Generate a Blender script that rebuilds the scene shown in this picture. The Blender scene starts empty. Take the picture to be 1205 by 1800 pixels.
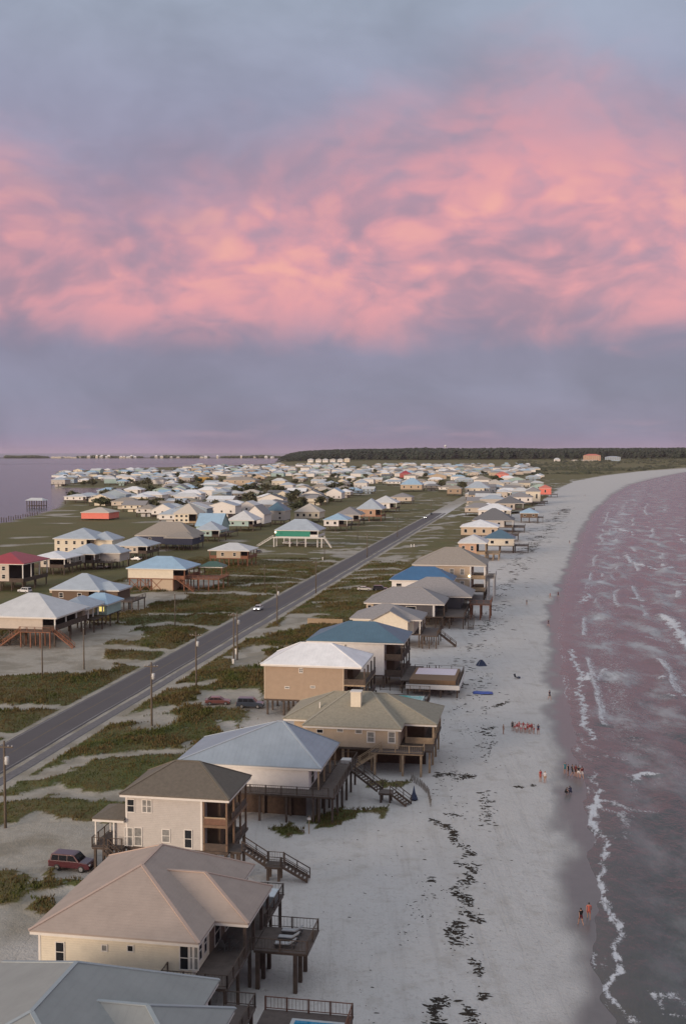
import bpy, bmesh, math, random
import numpy as np
from mathutils import Vector, Matrix
random.seed(7); np.random.seed(7)
R = math.radians
scene = bpy.context.scene
col = scene.collection

# ------------------------------------------------------------------ camera
FOC, HC, HOR = 2000.0, 46.0, 795.0          # focal length in photo pixels, drone height, horizon row
PITCH = math.atan((900 - HOR) / FOC)
TH = math.atan((958 - 602.5) / FOC)         # heading of the road against the view
cam = bpy.data.cameras.new('camera'); cam.sensor_fit = 'VERTICAL'; cam.sensor_height = 36.0
cam.lens = 36.0 * FOC / 1800.0; cam.clip_start = 0.5; cam.clip_end = 120000
camo = bpy.data.objects.new('camera', cam); col.objects.link(camo)
camo.location = (0, 0, HC); camo.rotation_euler = (R(90) - PITCH, 0, 0)
scene.camera = camo

# ------------------------------------------------------------------ sky and light
SUN_AZ = 226.0      # degrees clockwise from +Y (the view): behind and to the left
SUN_EL = 10.0
world = bpy.data.worlds.new('World'); scene.world = world; world.use_nodes = True
def build_world():
    nt = world.node_tree; nt.nodes.clear(); N = nt.nodes; L = nt.links
    def n(t, **k):
        x = N.new(t)
        for a, b in k.items(): setattr(x, a, b)
        return x
    def math_(op, a, b=None, c=None, clamp=False):
        x = n('ShaderNodeMath', operation=op, use_clamp=clamp)
        for i, v in enumerate((a, b, c)):
            if v is None: continue
            if isinstance(v, (int, float)): x.inputs[i].default_value = v
            else: L.new(v, x.inputs[i])
        return x.outputs[0]
    def sstep(v, lo, hi, o0=0.0, o1=1.0):
        x = n('ShaderNodeMapRange', interpolation_type='SMOOTHSTEP')
        for i, q in enumerate((v, lo, hi, o0, o1)):
            if isinstance(q, (int, float)): x.inputs[i].default_value = q
            else: L.new(q, x.inputs[i])
        return x.outputs[0]
    def mixc(f, a, b):
        x = n('ShaderNodeMix', data_type='RGBA')
        for i, q in ((0, f), (6, a), (7, b)):
            if isinstance(q, (int, float)): x.inputs[i].default_value = q
            elif isinstance(q, tuple): x.inputs[i].default_value = (*q, 1)
            else: L.new(q, x.inputs[i])
        return x.outputs[2]
    def noise(vec, sc, det, rough=0.5, dist=0.0):
        x = n('ShaderNodeTexNoise'); L.new(vec, x.inputs['Vector'])
        x.inputs['Scale'].default_value = sc; x.inputs['Detail'].default_value = det
        x.inputs['Roughness'].default_value = rough; x.inputs['Distortion'].default_value = dist
        return x.outputs['Fac'], x.outputs['Color']
    sky = n('ShaderNodeTexSky', sky_type='NISHITA', sun_disc=False)
    sky.sun_elevation = R(SUN_EL); sky.sun_rotation = R(SUN_AZ); sky.altitude = 40; sky.dust_density = 2.0
    tc = n('ShaderNodeTexCoord'); sep = n('ShaderNodeSeparateXYZ'); L.new(tc.outputs['Generated'], sep.inputs[0])
    az = math_('MULTIPLY', math_('ARCTAN2', sep.outputs[0], sep.outputs[1]), 57.2958)
    el = math_('MULTIPLY', math_('ARCSINE', sep.outputs[2]), 57.2958)
    com = n('ShaderNodeCombineXYZ')
    L.new(math_('MULTIPLY', az, 0.075), com.inputs[0]); L.new(math_('MULTIPLY', el, 0.125), com.inputs[1])
    V = com.outputs[0]
    # warp the cloud coordinates
    _, wc = noise(V, 1.1, 3, 0.5)
    wm = n('ShaderNodeVectorMath', operation='MULTIPLY_ADD'); L.new(wc, wm.inputs[0])
    wm.inputs[1].default_value = (0.55, 0.5, 0.0); L.new(V, wm.inputs[2]); VW = wm.outputs[0]
    big, _ = noise(VW, 1.15, 5, 0.55, 0.2)
    med, _ = noise(VW, 3.4, 4, 0.52, 0.35)
    fin, _ = noise(VW, 9.0, 3, 0.5, 0.3)
    vor = n('ShaderNodeTexVoronoi', feature='SMOOTH_F1'); L.new(VW, vor.inputs['Vector'])
    vor.inputs['Scale'].default_value = 7.5; vor.inputs['Smoothness'].default_value = 0.7
    puff = sstep(vor.outputs['Distance'], 0.15, 0.65, 1.0, 0.0)
    # plain grey-violet deck
    ramp = n('ShaderNodeValToRGB'); L.new(math_('DIVIDE', el, 90.0, clamp=True), ramp.inputs[0])
    e = ramp.color_ramp.elements
    cs = [(0.0, (0.35, 0.26, 0.37)), (0.011, (0.275, 0.258, 0.36)), (0.035, (0.255, 0.255, 0.36)), (0.07, (0.275, 0.248, 0.36)),
          (0.135, (0.325, 0.275, 0.39)), (0.19, (0.32, 0.325, 0.44)), (0.245, (0.35, 0.40, 0.50)), (0.5, (0.55, 0.58, 0.65)), (1.0, (0.68, 0.70, 0.76))]
    e[0].position = cs[0][0]; e[0].color = (*cs[0][1], 1); e[1].position = cs[-1][0]; e[1].color = (*cs[-1][1], 1)
    for p, c in cs[1:-1]: k = e.new(p); k.color = (*c, 1)
    base = ramp.outputs[0]
    # soft light and dark in the deck
    soft = sstep(big, 0.3, 0.72, 0.86, 1.14)
    sc_ = n('ShaderNodeVectorMath', operation='SCALE'); L.new(base, sc_.inputs[0]); L.new(soft, sc_.inputs['Scale'])
    base = sc_.outputs[0]
    # sunset-lit belt of cloud: its lower and upper borders by azimuth
    cur = n('ShaderNodeFloatCurve'); L.new(math_('MULTIPLY_ADD', az, 1 / 60.0, 0.5, clamp=True), cur.inputs['Value'])
    pts = [(-30, 14.0), (-17, 14.3), (-11.5, 12.6), (-6, 13.9), (0, 15.8), (5, 17.4), (8.5, 18.6), (13, 17.2), (17, 15.6), (30, 14.0)]
    c = cur.mapping.curves[0]
    c.points[0].location = (0, pts[0][1] / 25); c.points[1].location = (1, pts[-1][1] / 25)
    for a, b in pts[1:-1]: c.points.new(a / 60 + 0.5, b / 25)
    cur.mapping.update()
    top = math_('MULTIPLY', cur.outputs[0], 25.0)
    wob = math_('MULTIPLY_ADD', med, 5.0, -2.5)
    ew = math_('ADD', el, wob)
    lo = sstep(math_('ADD', el, math_('MULTIPLY_ADD', med, 2.4, -1.2)), 4.7, 7.5)
    hi = sstep(math_('SUBTRACT', ew, top), -5.6, 2.6, 1.0, 0.0)
    belt = math_('MULTIPLY', lo, hi)
    tex = math_('MULTIPLY_ADD', med, 0.58, math_('MULTIPLY_ADD', puff, 0.14, math_('MULTIPLY_ADD', big, 1.05, math_('MULTIPLY', fin, 0.34))))
    dens = sstep(tex, 0.77, 1.14)
    dens = math_('MULTIPLY_ADD', dens, 0.70, 0.30)
    pink = math_('MULTIPLY', belt, dens)
    # hottest in the middle of the belt
    mid = math_('MULTIPLY', sstep(el, 6.5, 9.0), sstep(el, 11.5, 15.5, 1.0, 0.0))
    hot = math_('MULTIPLY', math_('MULTIPLY', mid, sstep(tex, 1.0, 1.30)), 0.68)
    colr = mixc(pink, base, (0.77, 0.345, 0.385))
    colr = mixc(math_('MULTIPLY', hot, belt), colr, (0.97, 0.47, 0.375))
    # faint pale puffs low over the horizon
    pl = n('ShaderNodeCombineXYZ'); L.new(math_('MULTIPLY', az, 0.16), pl.inputs[0]); L.new(math_('MULTIPLY', el, 0.9), pl.inputs[1])
    pn, _ = noise(pl.outputs[0], 1.0, 4, 0.55)
    low = math_('MULTIPLY', math_('MULTIPLY', sstep(el, 0.55, 1.0), sstep(el, 1.1, 1.75, 1.0, 0.0)), sstep(pn, 0.47, 0.66))
    colr = mixc(math_('MULTIPLY', low, 0.42), colr, (0.47, 0.33, 0.42))
    bg1 = n('ShaderNodeBackground'); L.new(sky.outputs[0], bg1.inputs[0]); bg1.inputs[1].default_value = 0.10
    bg2 = n('ShaderNodeBackground'); L.new(colr, bg2.inputs[0]); bg2.inputs[1].default_value = 0.94
    mx = n('ShaderNodeMixShader'); mx.inputs[0].default_value = 0.91
    L.new(bg1.outputs[0], mx.inputs[1]); L.new(bg2.outputs[0], mx.inputs[2])
    out = n('ShaderNodeOutputWorld'); L.new(mx.outputs[0], out.inputs[0])
build_world()
sl = bpy.data.lights.new('sun', 'SUN'); sl.energy = 2.9; sl.angle = R(20); sl.color = (1.0, 0.80, 0.63)
so = bpy.data.objects.new('sun', sl); col.objects.link(so); so.location = (-200, -200, 120)
sd = Vector((math.sin(R(SUN_AZ)) * math.cos(R(SUN_EL)), math.cos(R(SUN_AZ)) * math.cos(R(SUN_EL)), math.sin(R(SUN_EL))))
so.rotation_euler = (-sd).to_track_quat('-Z', 'Y').to_euler()
vs = scene.view_settings; vs.view_transform = 'Standard'; vs.look = 'None'; vs.exposure = 0.12; vs.gamma = 1.0; vs.use_curve_mapping = False
scene.cycles.use_denoising = True; scene.cycles.max_bounces = 6; scene.cycles.volume_bounces = 0
scene.cycles.use_adaptive_sampling = True

# ------------------------------------------------------------------ layout helpers: t = metres towards the sea, s = metres along the road
CT, ST_ = math.cos(TH), math.sin(TH)
def ray(px, py):
    x, y = px - 602.5, 900 - py; c, s = math.cos(PITCH), math.sin(PITCH)
    return (x, FOC * c + y * s, -FOC * s + y * c)
def ts_of(x, y): return (x * CT - y * ST_, x * ST_ + y * CT)
def xy_of(t, s): return (s * ST_ + t * CT, s * CT - t * ST_)
def TS(px, py, z=0.0):                      # ground position seen at a photo pixel
    r = ray(px, py); k = (z - HC) / r[2]; return ts_of(r[0] * k, r[1] * k)
def TS_np(px, py, z):
    q = [TS(a, b, z) for a, b in zip(px, py)]
    return np.array(q)
def on_front(px, py, s):                    # (t, z) on the upright plane s = const
    r = ray(px, py); k = s / (r[0] * ST_ + r[1] * CT)
    return ts_of(r[0] * k, r[1] * k)[0], HC + r[2] * k
def on_side(px, py, t):                     # (s, z) on the upright plane t = const
    r = ray(px, py); k = t / (r[0] * CT - r[1] * ST_)
    return ts_of(r[0] * k, r[1] * k)[1], HC + r[2] * k

# value noise in numpy
_rng = np.random.RandomState(3); _tab = _rng.rand(256, 256)
def vnoise(x, y):
    xi = np.floor(x).astype(int); yi = np.floor(y).astype(int); fx = x - xi; fy = y - yi
    fx = fx * fx * (3 - 2 * fx); fy = fy * fy * (3 - 2 * fy)
    a = _tab[xi & 255, yi & 255]; b = _tab[(xi + 1) & 255, yi & 255]; c = _tab[xi & 255, (yi + 1) & 255]; d = _tab[(xi + 1) & 255, (yi + 1) & 255]
    return (a * (1 - fx) + b * fx) * (1 - fy) + (c * (1 - fx) + d * fx) * fy
def fbm(x, y, o=4):
    r = 0; a = 0.5; t = 0
    for i in range(o): r = r + a * vnoise(x * 2 ** i + 17 * i, y * 2 ** i + 31 * i); t += a; a *= 0.5
    return r / t
def smooth(v, a, b):
    q = np.clip((v - a) / (b - a), 0, 1); return q * q * (3 - 2 * q)
def inside(px, py, poly):
    r = np.zeros(px.shape, bool); n = len(poly)
    for i in range(n):
        x0, y0 = poly[i]; x1, y1 = poly[(i + 1) % n]
        if y0 == y1: continue
        c = ((y0 > py) != (y1 > py)) & (px < (x1 - x0) * (py - y0) / (y1 - y0) + x0)
        r ^= c
    return r
def pdist(px, py, line):                    # distance to a polyline, in metres
    d = np.full(px.shape, 1e9)
    for (x0, y0), (x1, y1) in zip(line[:-1], line[1:]):
        dx, dy = x1 - x0, y1 - y0; k = np.clip(((px - x0) * dx + (py - y0) * dy) / (dx * dx + dy * dy + 1e-9), 0, 1)
        d = np.minimum(d, np.hypot(px - x0 - k * dx, py - y0 - k * dy))
    return d

# ------------------------------------------------------------------ materials
MATS = {}
def mat(name, c, rough=0.7, var=0.12, scale=3.0, c2=None, metal=0.0, bump=None, emit=None, spec=0.5, coat=0.0):
    """procedural paint / wood / metal: noise-varied colour, optional ridges (bump = (axis, metres, height))"""
    if name in MATS: return MATS[name]
    m = bpy.data.materials.new(name); m.use_nodes = True; MATS[name] = m
    nt = m.node_tree; N = nt.nodes; L = nt.links; b = N['Principled BSDF']
    b.inputs['Roughness'].default_value = rough; b.inputs['Metallic'].default_value = metal
    b.inputs['Specular IOR Level'].default_value = spec
    if coat: b.inputs['Coat Weight'].default_value = coat; b.inputs['Coat Roughness'].default_value = 0.08
    tc = N.new('ShaderNodeTexCoord'); nz = N.new('ShaderNodeTexNoise'); L.new(tc.outputs['Object'], nz.inputs['Vector'])
    nz.inputs['Scale'].default_value = scale; nz.inputs['Detail'].default_value = 6; nz.inputs['Roughness'].default_value = 0.65
    rp = N.new('ShaderNodeValToRGB'); L.new(nz.outputs['Fac'], rp.inputs[0])
    lo = c2 or tuple(max(0, q * (1 - var)) for q in c); hi = c if c2 else tuple(min(1, q * (1 + var)) for q in c)
    rp.color_ramp.elements[0].color = (*lo, 1); rp.color_ramp.elements[1].color = (*hi, 1)
    rp.color_ramp.elements[0].position = 0.3; rp.color_ramp.elements[1].position = 0.7
    L.new(rp.outputs[0], b.inputs['Base Color'])
    if bump:
        ax, step, hgt = bump
        sp = N.new('ShaderNodeSeparateXYZ'); L.new(tc.outputs['Object'], sp.inputs[0])
        mu = N.new('ShaderNodeMath'); mu.operation = 'MULTIPLY'; L.new(sp.outputs[ax], mu.inputs[0]); mu.inputs[1].default_value = 1 / step
        fr = N.new('ShaderNodeMath'); fr.operation = 'FRACT'; L.new(mu.outputs[0], fr.inputs[0])
        gt = N.new('ShaderNodeMath'); gt.operation = 'GREATER_THAN'; L.new(fr.outputs[0], gt.inputs[0]); gt.inputs[1].default_value = 0.85
        bp = N.new('ShaderNodeBump'); bp.inputs['Strength'].default_value = 0.6; bp.inputs['Distance'].default_value = hgt
        L.new(gt.outputs[0], bp.inputs['Height']); L.new(bp.outputs[0], b.inputs['Normal'])
    if emit:
        b.inputs['Emission Color'].default_value = (*emit[0], 1); b.inputs['Emission Strength'].default_value = emit[1]
    return m
def sheet_mat(name, build):
    m = bpy.data.materials.new(name); m.use_nodes = True; build(m.node_tree, m.node_tree.nodes['Principled BSDF']); MATS[name] = m; return m
def attr(nt, name):
    a = nt.nodes.new('ShaderNodeAttribute'); a.attribute_name = name; return a.outputs['Fac']
def nz(nt, sc, det=5, rough=0.55, vec=None, dist=0):
    x = nt.nodes.new('ShaderNodeTexNoise'); x.inputs['Scale'].default_value = sc; x.inputs['Detail'].default_value = det
    x.inputs['Roughness'].default_value = rough; x.inputs['Distortion'].default_value = dist
    nt.links.new(vec if vec is not None else pos(nt), x.inputs['Vector']); return x.outputs['Fac']
def pos(nt):
    g = nt.nodes.get('geo') or nt.nodes.new('ShaderNodeNewGeometry'); g.name = 'geo'; return g.outputs['Position']
def mth(nt, op, a, b=None, c=None, clamp=False):
    x = nt.nodes.new('ShaderNodeMath'); x.operation = op; x.use_clamp = clamp
    for i, v in enumerate((a, b, c)):
        if v is None: continue
        if isinstance(v, (int, float)): x.inputs[i].default_value = v
        else: nt.links.new(v, x.inputs[i])
    return x.outputs[0]
def sst(nt, v, lo, hi, a=0.0, b=1.0):
    x = nt.nodes.new('ShaderNodeMapRange'); x.interpolation_type = 'SMOOTHSTEP'
    nt.links.new(v, x.inputs[0])
    for i, q in enumerate((lo, hi, a, b)): x.inputs[i + 1].default_value = q
    return x.outputs[0]
def mixc(nt, f, a, b):
    x = nt.nodes.new('ShaderNodeMix'); x.data_type = 'RGBA'
    for i, q in ((0, f), (6, a), (7, b)):
        if isinstance(q, (int, float)): x.inputs[i].default_value = q
        elif isinstance(q, tuple): x.inputs[i].default_value = (*q, 1)
        else: nt.links.new(q, x.inputs[i])
    return x.outputs[2]

# ------------------------------------------------------------------ object helpers
def link(name, me, parent=None, loc=None, rz=0.0):
    o = bpy.data.objects.new(name, me); col.objects.link(o)
    if parent is not None: o.parent = parent
    if loc is not None: o.location = loc
    if rz: o.rotation_euler = (0, 0, rz)
    return o
def mesh(name, v, f, mats, idx=None, smooth_=False):
    me = bpy.data.meshes.new(name); me.from_pydata([tuple(map(float, q)) for q in v], [], f)
    for m in (mats if isinstance(mats, (list, tuple)) else [mats]): me.materials.append(m)
    if idx is not None: me.polygons.foreach_set('material_index', idx)
    if smooth_: me.polygons.foreach_set('use_smooth', [True] * len(me.polygons))
    me.update(); return me
def fast_mesh(name, V, F, m, smooth_=True):
    """numpy verts (n,3), faces (m,k)"""
    me = bpy.data.meshes.new(name); k = F.shape[1]
    me.vertices.add(len(V)); me.vertices.foreach_set('co', V.astype(np.float32).ravel())
    me.loops.add(F.size); me.loops.foreach_set('vertex_index', F.astype(np.int32).ravel())
    me.polygons.add(len(F)); me.polygons.foreach_set('loop_start', (np.arange(len(F)) * k).astype(np.int32))
    me.polygons.foreach_set('loop_total', np.full(len(F), k, np.int32))
    me.polygons.foreach_set('use_smooth', np.full(len(F), smooth_))
    me.materials.append(m); me.update(); me.validate(); return me
def tag(o, label, cat, group=None):
    o['label'] = label; o['category'] = cat
    if group: o['group'] = group
    return o
def struct(o, kind='structure', label=None):
    o['kind'] = kind
    if label: o['label'] = label
    return o
BOXF = [(0, 3, 2, 1), (4, 5, 6, 7), (0, 1, 5, 4), (1, 2, 6, 5), (2, 3, 7, 6), (3, 0, 4, 7)]
_boxes = {}
def box_mesh(dx, dy, dz, m):
    k = (round(dx, 3), round(dy, 3), round(dz, 3), m.name)
    if k not in _boxes:
        a, b, c = dx / 2, dy / 2, dz / 2
        _boxes[k] = mesh('box', [(-a, -b, -c), (a, -b, -c), (a, b, -c), (-a, b, -c), (-a, -b, c), (a, -b, c), (a, b, c), (-a, b, c)], BOXF, m)
    return _boxes[k]
class MB:                                    # collects boxes / bars / prisms into one mesh
    def __init__(s): s.v = []; s.f = []
    def add(s, v, f):
        n = len(s.v); s.v += v; s.f += [tuple(i + n for i in q) for q in f]; return s
    def box(s, x0, x1, y0, y1, z0, z1):
        return s.add([(x0, y0, z0), (x1, y0, z0), (x1, y1, z0), (x0, y1, z0), (x0, y0, z1), (x1, y0, z1), (x1, y1, z1), (x0, y1, z1)], BOXF)
    def bar(s, p, q, w, h=None):
        p = Vector(p); q = Vector(q); d = (q - p).normalized(); h = h or w
        up = Vector((0, 0, 1)) if abs(d.z) < 0.95 else Vector((1, 0, 0))
        a = d.cross(up).normalized() * w / 2; b = a.cross(d).normalized() * h / 2
        v = [tuple(e + i * a + j * b) for e in (p, q) for i, j in ((-1, -1), (1, -1), (1, 1), (-1, 1))]
        return s.add(v, [(0, 3, 2, 1), (4, 5, 6, 7), (0, 1, 5, 4), (1, 2, 6, 5), (2, 3, 7, 6), (3, 0, 4, 7)])
    def tube(s, pts, rad, n=8):
        rings = []
        for i, p in enumerate(pts):
            p = Vector(p); a = Vector(pts[max(0, i - 1)]); b = Vector(pts[min(len(pts) - 1, i + 1)]); d = (b - a).normalized()
            up = Vector((0, 0, 1)) if abs(d.z) < 0.9 else Vector((1, 0, 0)); u = d.cross(up).normalized(); w = u.cross(d)
            r = rad[i] if isinstance(rad, (list, tuple)) else rad
            rings.append([tuple(p + u * r * math.cos(2 * math.pi * k / n) + w * r * math.sin(2 * math.pi * k / n)) for k in range(n)])
        v = [q for rg in rings for q in rg]; f = []
        for i in range(len(pts) - 1):
            for k in range(n): f.append((i * n + k, i * n + (k + 1) % n, (i + 1) * n + (k + 1) % n, (i + 1) * n + k))
        f.append(tuple(range(n))[::-1]); f.append(tuple((len(pts) - 1) * n + k for k in range(n)))
        return s.add(v, f)
    def mesh(s, name, m, sm=False): return mesh(name, s.v, s.f, m, smooth_=sm)
    def obj(s, name, m, parent=None, loc=None, rz=0, sm=False): return link(name, s.mesh(name, m, sm), parent, loc, rz)

# ------------------------------------------------------------------ ground: one sheet, land and sea bed
WL = -1.0                                     # water level
SHORE_PX = [(1130, 2000), (1085, 1800), (1062, 1700), (1050, 1600), (1040, 1500), (1036, 1430), (1018, 1340), (1002, 1250), (986, 1150), (984, 1080),
            (996, 1030), (1014, 980), (1027, 940), (1048, 900), (1078, 870), (1110, 852), (1150, 841), (1205, 830), (1420, 814)]
_sh = np.array([TS(a, b, WL) for a, b in SHORE_PX])
def shore(s): return np.interp(s, np.r_[20, _sh[:, 1], 12000], np.r_[_sh[0, 0] + 2, _sh[:, 0], 2600])
BAY = [TS(a, b, WL) for a, b in [(-900, 1010), (-250, 960), (0, 921), (60, 905), (100, 893), (108, 880), (180, 871), (312, 867), (312, 859), (94, 857), (86, 850),
       (118, 846), (92, 834), (100, 829), (230, 823), (480, 817), (500, 812), (530, 806)]] + [(-1200, 12000), (9000, 12000), (9000, 0), (-400, 0)]
def px_poly(pts, z=0.0): return [TS(a, b, z) for a, b in pts]
# sandy lots, tracks and bare patches among the grass (photo outlines turned into metres on the ground)
SAND_LINES = [([(60, 1368), (150, 1336), (250, 1322), (345, 1322), (430, 1333)], 1.7), ([(-60, 1412), (0, 1405), (60, 1397), (95, 1388)], 1.6), ([(112, 1393), (187, 1399), (225, 1404)], 1.6),
              ([(200, 1268), (235, 1256), (310, 1245)], 1.7), ([(310, 1208), (378, 1199)], 1.6), ([(0, 1243), (155, 1246)], 1.4), ([(-40, 1292), (70, 1297)], 1.4),
              ([(120, 1133), (230, 1142), (345, 1148)], 2.2), ([(180, 1163), (290, 1168)], 2.6), ([(110, 1094), (215, 1096)], 1.5), ([(225, 1104), (300, 1098), (395, 1106)], 2.2),
              ([(250, 1081), (440, 1080)], 1.4), ([(300, 1041), (480, 1046)], 2.4), ([(420, 1030), (560, 1022)], 2.0), ([(470, 985), (620, 988)], 2.6), ([(560, 968), (640, 965)], 2.2), ([(520, 955), (640, 957)], 2.4), ([(600, 942), (665, 945)], 2.2), ([(560, 935), (690, 935)], 2.2), ([(600, 925), (700, 925)], 2.4), ([(640, 917), (710, 917)], 2.4), ([(480, 1142), (600, 1120)], 1.5),
              ([(440, 1118), (470, 1108), (500, 1105)], 3.2), ([(460, 1140), (430, 1150)], 3.0), ([(520, 1083), (560, 1080)], 2.2), ([(545, 1060), (600, 1058)], 1.8), ([(590, 1035), (640, 1030)], 2.4), ([(620, 1018), (655, 1015)], 2.4), ([(640, 1003), (690, 1000)], 3.0), ([(672, 985), (700, 978)], 3.2), ([(690, 965), (745, 958)], 2.8), ([(720, 950), (760, 945)], 2.6), ([(735, 935), (775, 930)], 2.6), ([(765, 922), (800, 918)], 3), ([(790, 908), (820, 903)], 3)]
SAND_POLYS = [[(350, 1217), (462, 1213), (462, 1256), (335, 1240)], [(378, 1271), (414, 1271), (414, 1294), (385, 1295)], [(322, 1302), (348, 1303), (345, 1316), (325, 1314)],
              [(-60, 1136), (120, 1134), (190, 1140), (195, 1180), (120, 1184), (-60, 1192)], [(-120, 1462), (0, 1452), (60, 1428), (118, 1442), (215, 1446), (420, 1520), (420, 2100), (-300, 2100)],
              [(395, 1155), (470, 1140), (470, 1172), (400, 1178)], [(200, 1122), (250, 1108), (262, 1120), (215, 1132)], [(190, 1046), (330, 1040), (330, 1056), (200, 1062)]]
VEG_PATCH = [[(-20, 1530), (45, 1540), (62, 1572), (30, 1590), (-20, 1592)], [(80, 1530), (105, 1540), (108, 1556), (85, 1555)], [(50, 1584), (100, 1580), (80, 1606), (60, 1600)],
             [(478, 1458), (515, 1452), (530, 1464), (500, 1478)], [(545, 1440), (600, 1424), (640, 1428), (600, 1446), (556, 1456)], [(640, 1428), (682, 1424), (660, 1440)], [(655, 1375), (715, 1372), (700, 1386), (660, 1386)], [(0, 1560), (150, 1552), (150, 1560), (0, 1566)]]
PL = [(np.array([TS(a, b) for a, b in l]).tolist(), w) for l, w in SAND_LINES]
PP = [px_poly(p) for p in SAND_POLYS]; VP = [px_poly(p) for p in VEG_PATCH]
ROAD_T, ROAD_W = -80.2, 7.4
PATH_T, PATH_W = -74.6, 1.6
HOUSE_PADS = []                               # (t0, t1, s0, s1): bare sand under houses
def veg_mask(t, s):
    wx = (fbm(t / 5, s / 5, 3) - 0.5) * 3.0; wy = (fbm(t / 5 + 50, s / 5 + 9, 3) - 0.5) * 3.0
    wk = np.clip(s / 140, 0.8, 2.2)
    hx = (fbm(t / 1.3 + 5, s / 1.3, 2) - 0.5) * 2.2; hy = (fbm(t / 1.3 + 55, s / 1.3 + 7, 2) - 0.5) * 2.8
    tt, ss = t + wx * wk + hx, s + wy * wk + hy
    edge = np.interp(s, [0, 90, 140, 190, 230, 300, 420, 700, 983, 1215, 1512, 1843, 2303, 2879, 3542, 6000], [-62, -56, -47, -50, -50, -47, -44, -38, -8, 4, 20, 46, 113, 236, 414, 1100])
    v = smooth(edge - tt, -2.5, 4.0)
    # patchy inland, tracks to each lot
    pat = fbm(t / 22 + 3, s / 30, 4)
    v = v * (0.72 + 0.28 * smooth(fbm(t / 2.6 + 90, s / 3.6, 3), 0.30, 0.46))
    v = v * smooth(pat + np.where(s > 320, np.where(t < -100, 0.13, 0.08), 0.14), 0.34, 0.46)
    lots = np.abs(((s + 6 * np.sin(t * 0.07)) % 23.0) - 11.5)
    tr = (1 - smooth(lots, 1.2, 2.4)) * smooth(s, 330, 380) * (fbm(t / 30, s / 11.5 // 2 * 7.1, 2) > 0.42)
    v = v * (1 - tr * (t > -135) * 0.85)
    for l, w in PL: v = v * smooth(pdist(tt, ss, l), w * 0.45, w * 1.7)
    for p in PP: v = np.where(inside(tt, ss, p), 0, v)
    for (a, b, c, d) in HOUSE_PADS:
        v = v * (1 - 0.9 * ((tt > a - 1) & (tt < b + 1) & (ss > c - 1) & (ss < d + 1)))
    for p in VP: v = np.where(inside(tt, ss, p), 1, v)
    rd = np.abs(t + 78.6); v = v * smooth(rd, 5.9, 7.2)
    v = np.where(s > 1900, np.maximum(v, smooth(edge - t, -10, 30) * smooth(s, 1900, 2100)), v)
    return np.clip(v, 0, 1)
def land_z(t, s):
    d = shore(s) - t
    z = np.interp(d, [-300, -60, -12, 0, 9, 20, 34], [-9, -5, -2.0, WL - 0.02, -0.42, -0.08, 0.0])
    n = fbm(t / 9, s / 12, 4) - 0.5
    dry = smooth(d, 16, 30)
    z = z + dry * n * 0.5 + smooth(d, 3, 10) * (fbm(t / 2.2, s / 2.2, 3) - 0.5) * 0.10
    return z
def ground_z(t, s):
    t = np.asarray(t, float); s = np.asarray(s, float)
    v = veg_mask(t, s); rd = np.abs(t + 78.6)
    off = smooth(rd, 6.0, 11.0)
    z = land_z(t, s)
    bump = v * (0.15 + 0.9 * fbm(t / 6 + 11, s / 8, 3)) * np.where(s < 700, 0.6, 0.4)
    z = np.where(t < -10, z * off + bump * off - 0.02 * (1 - off), z + bump)
    return z, v
def gz(t, s):
    z, v = ground_z(np.array([t]), np.array([s])); return float(z[0])

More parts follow.
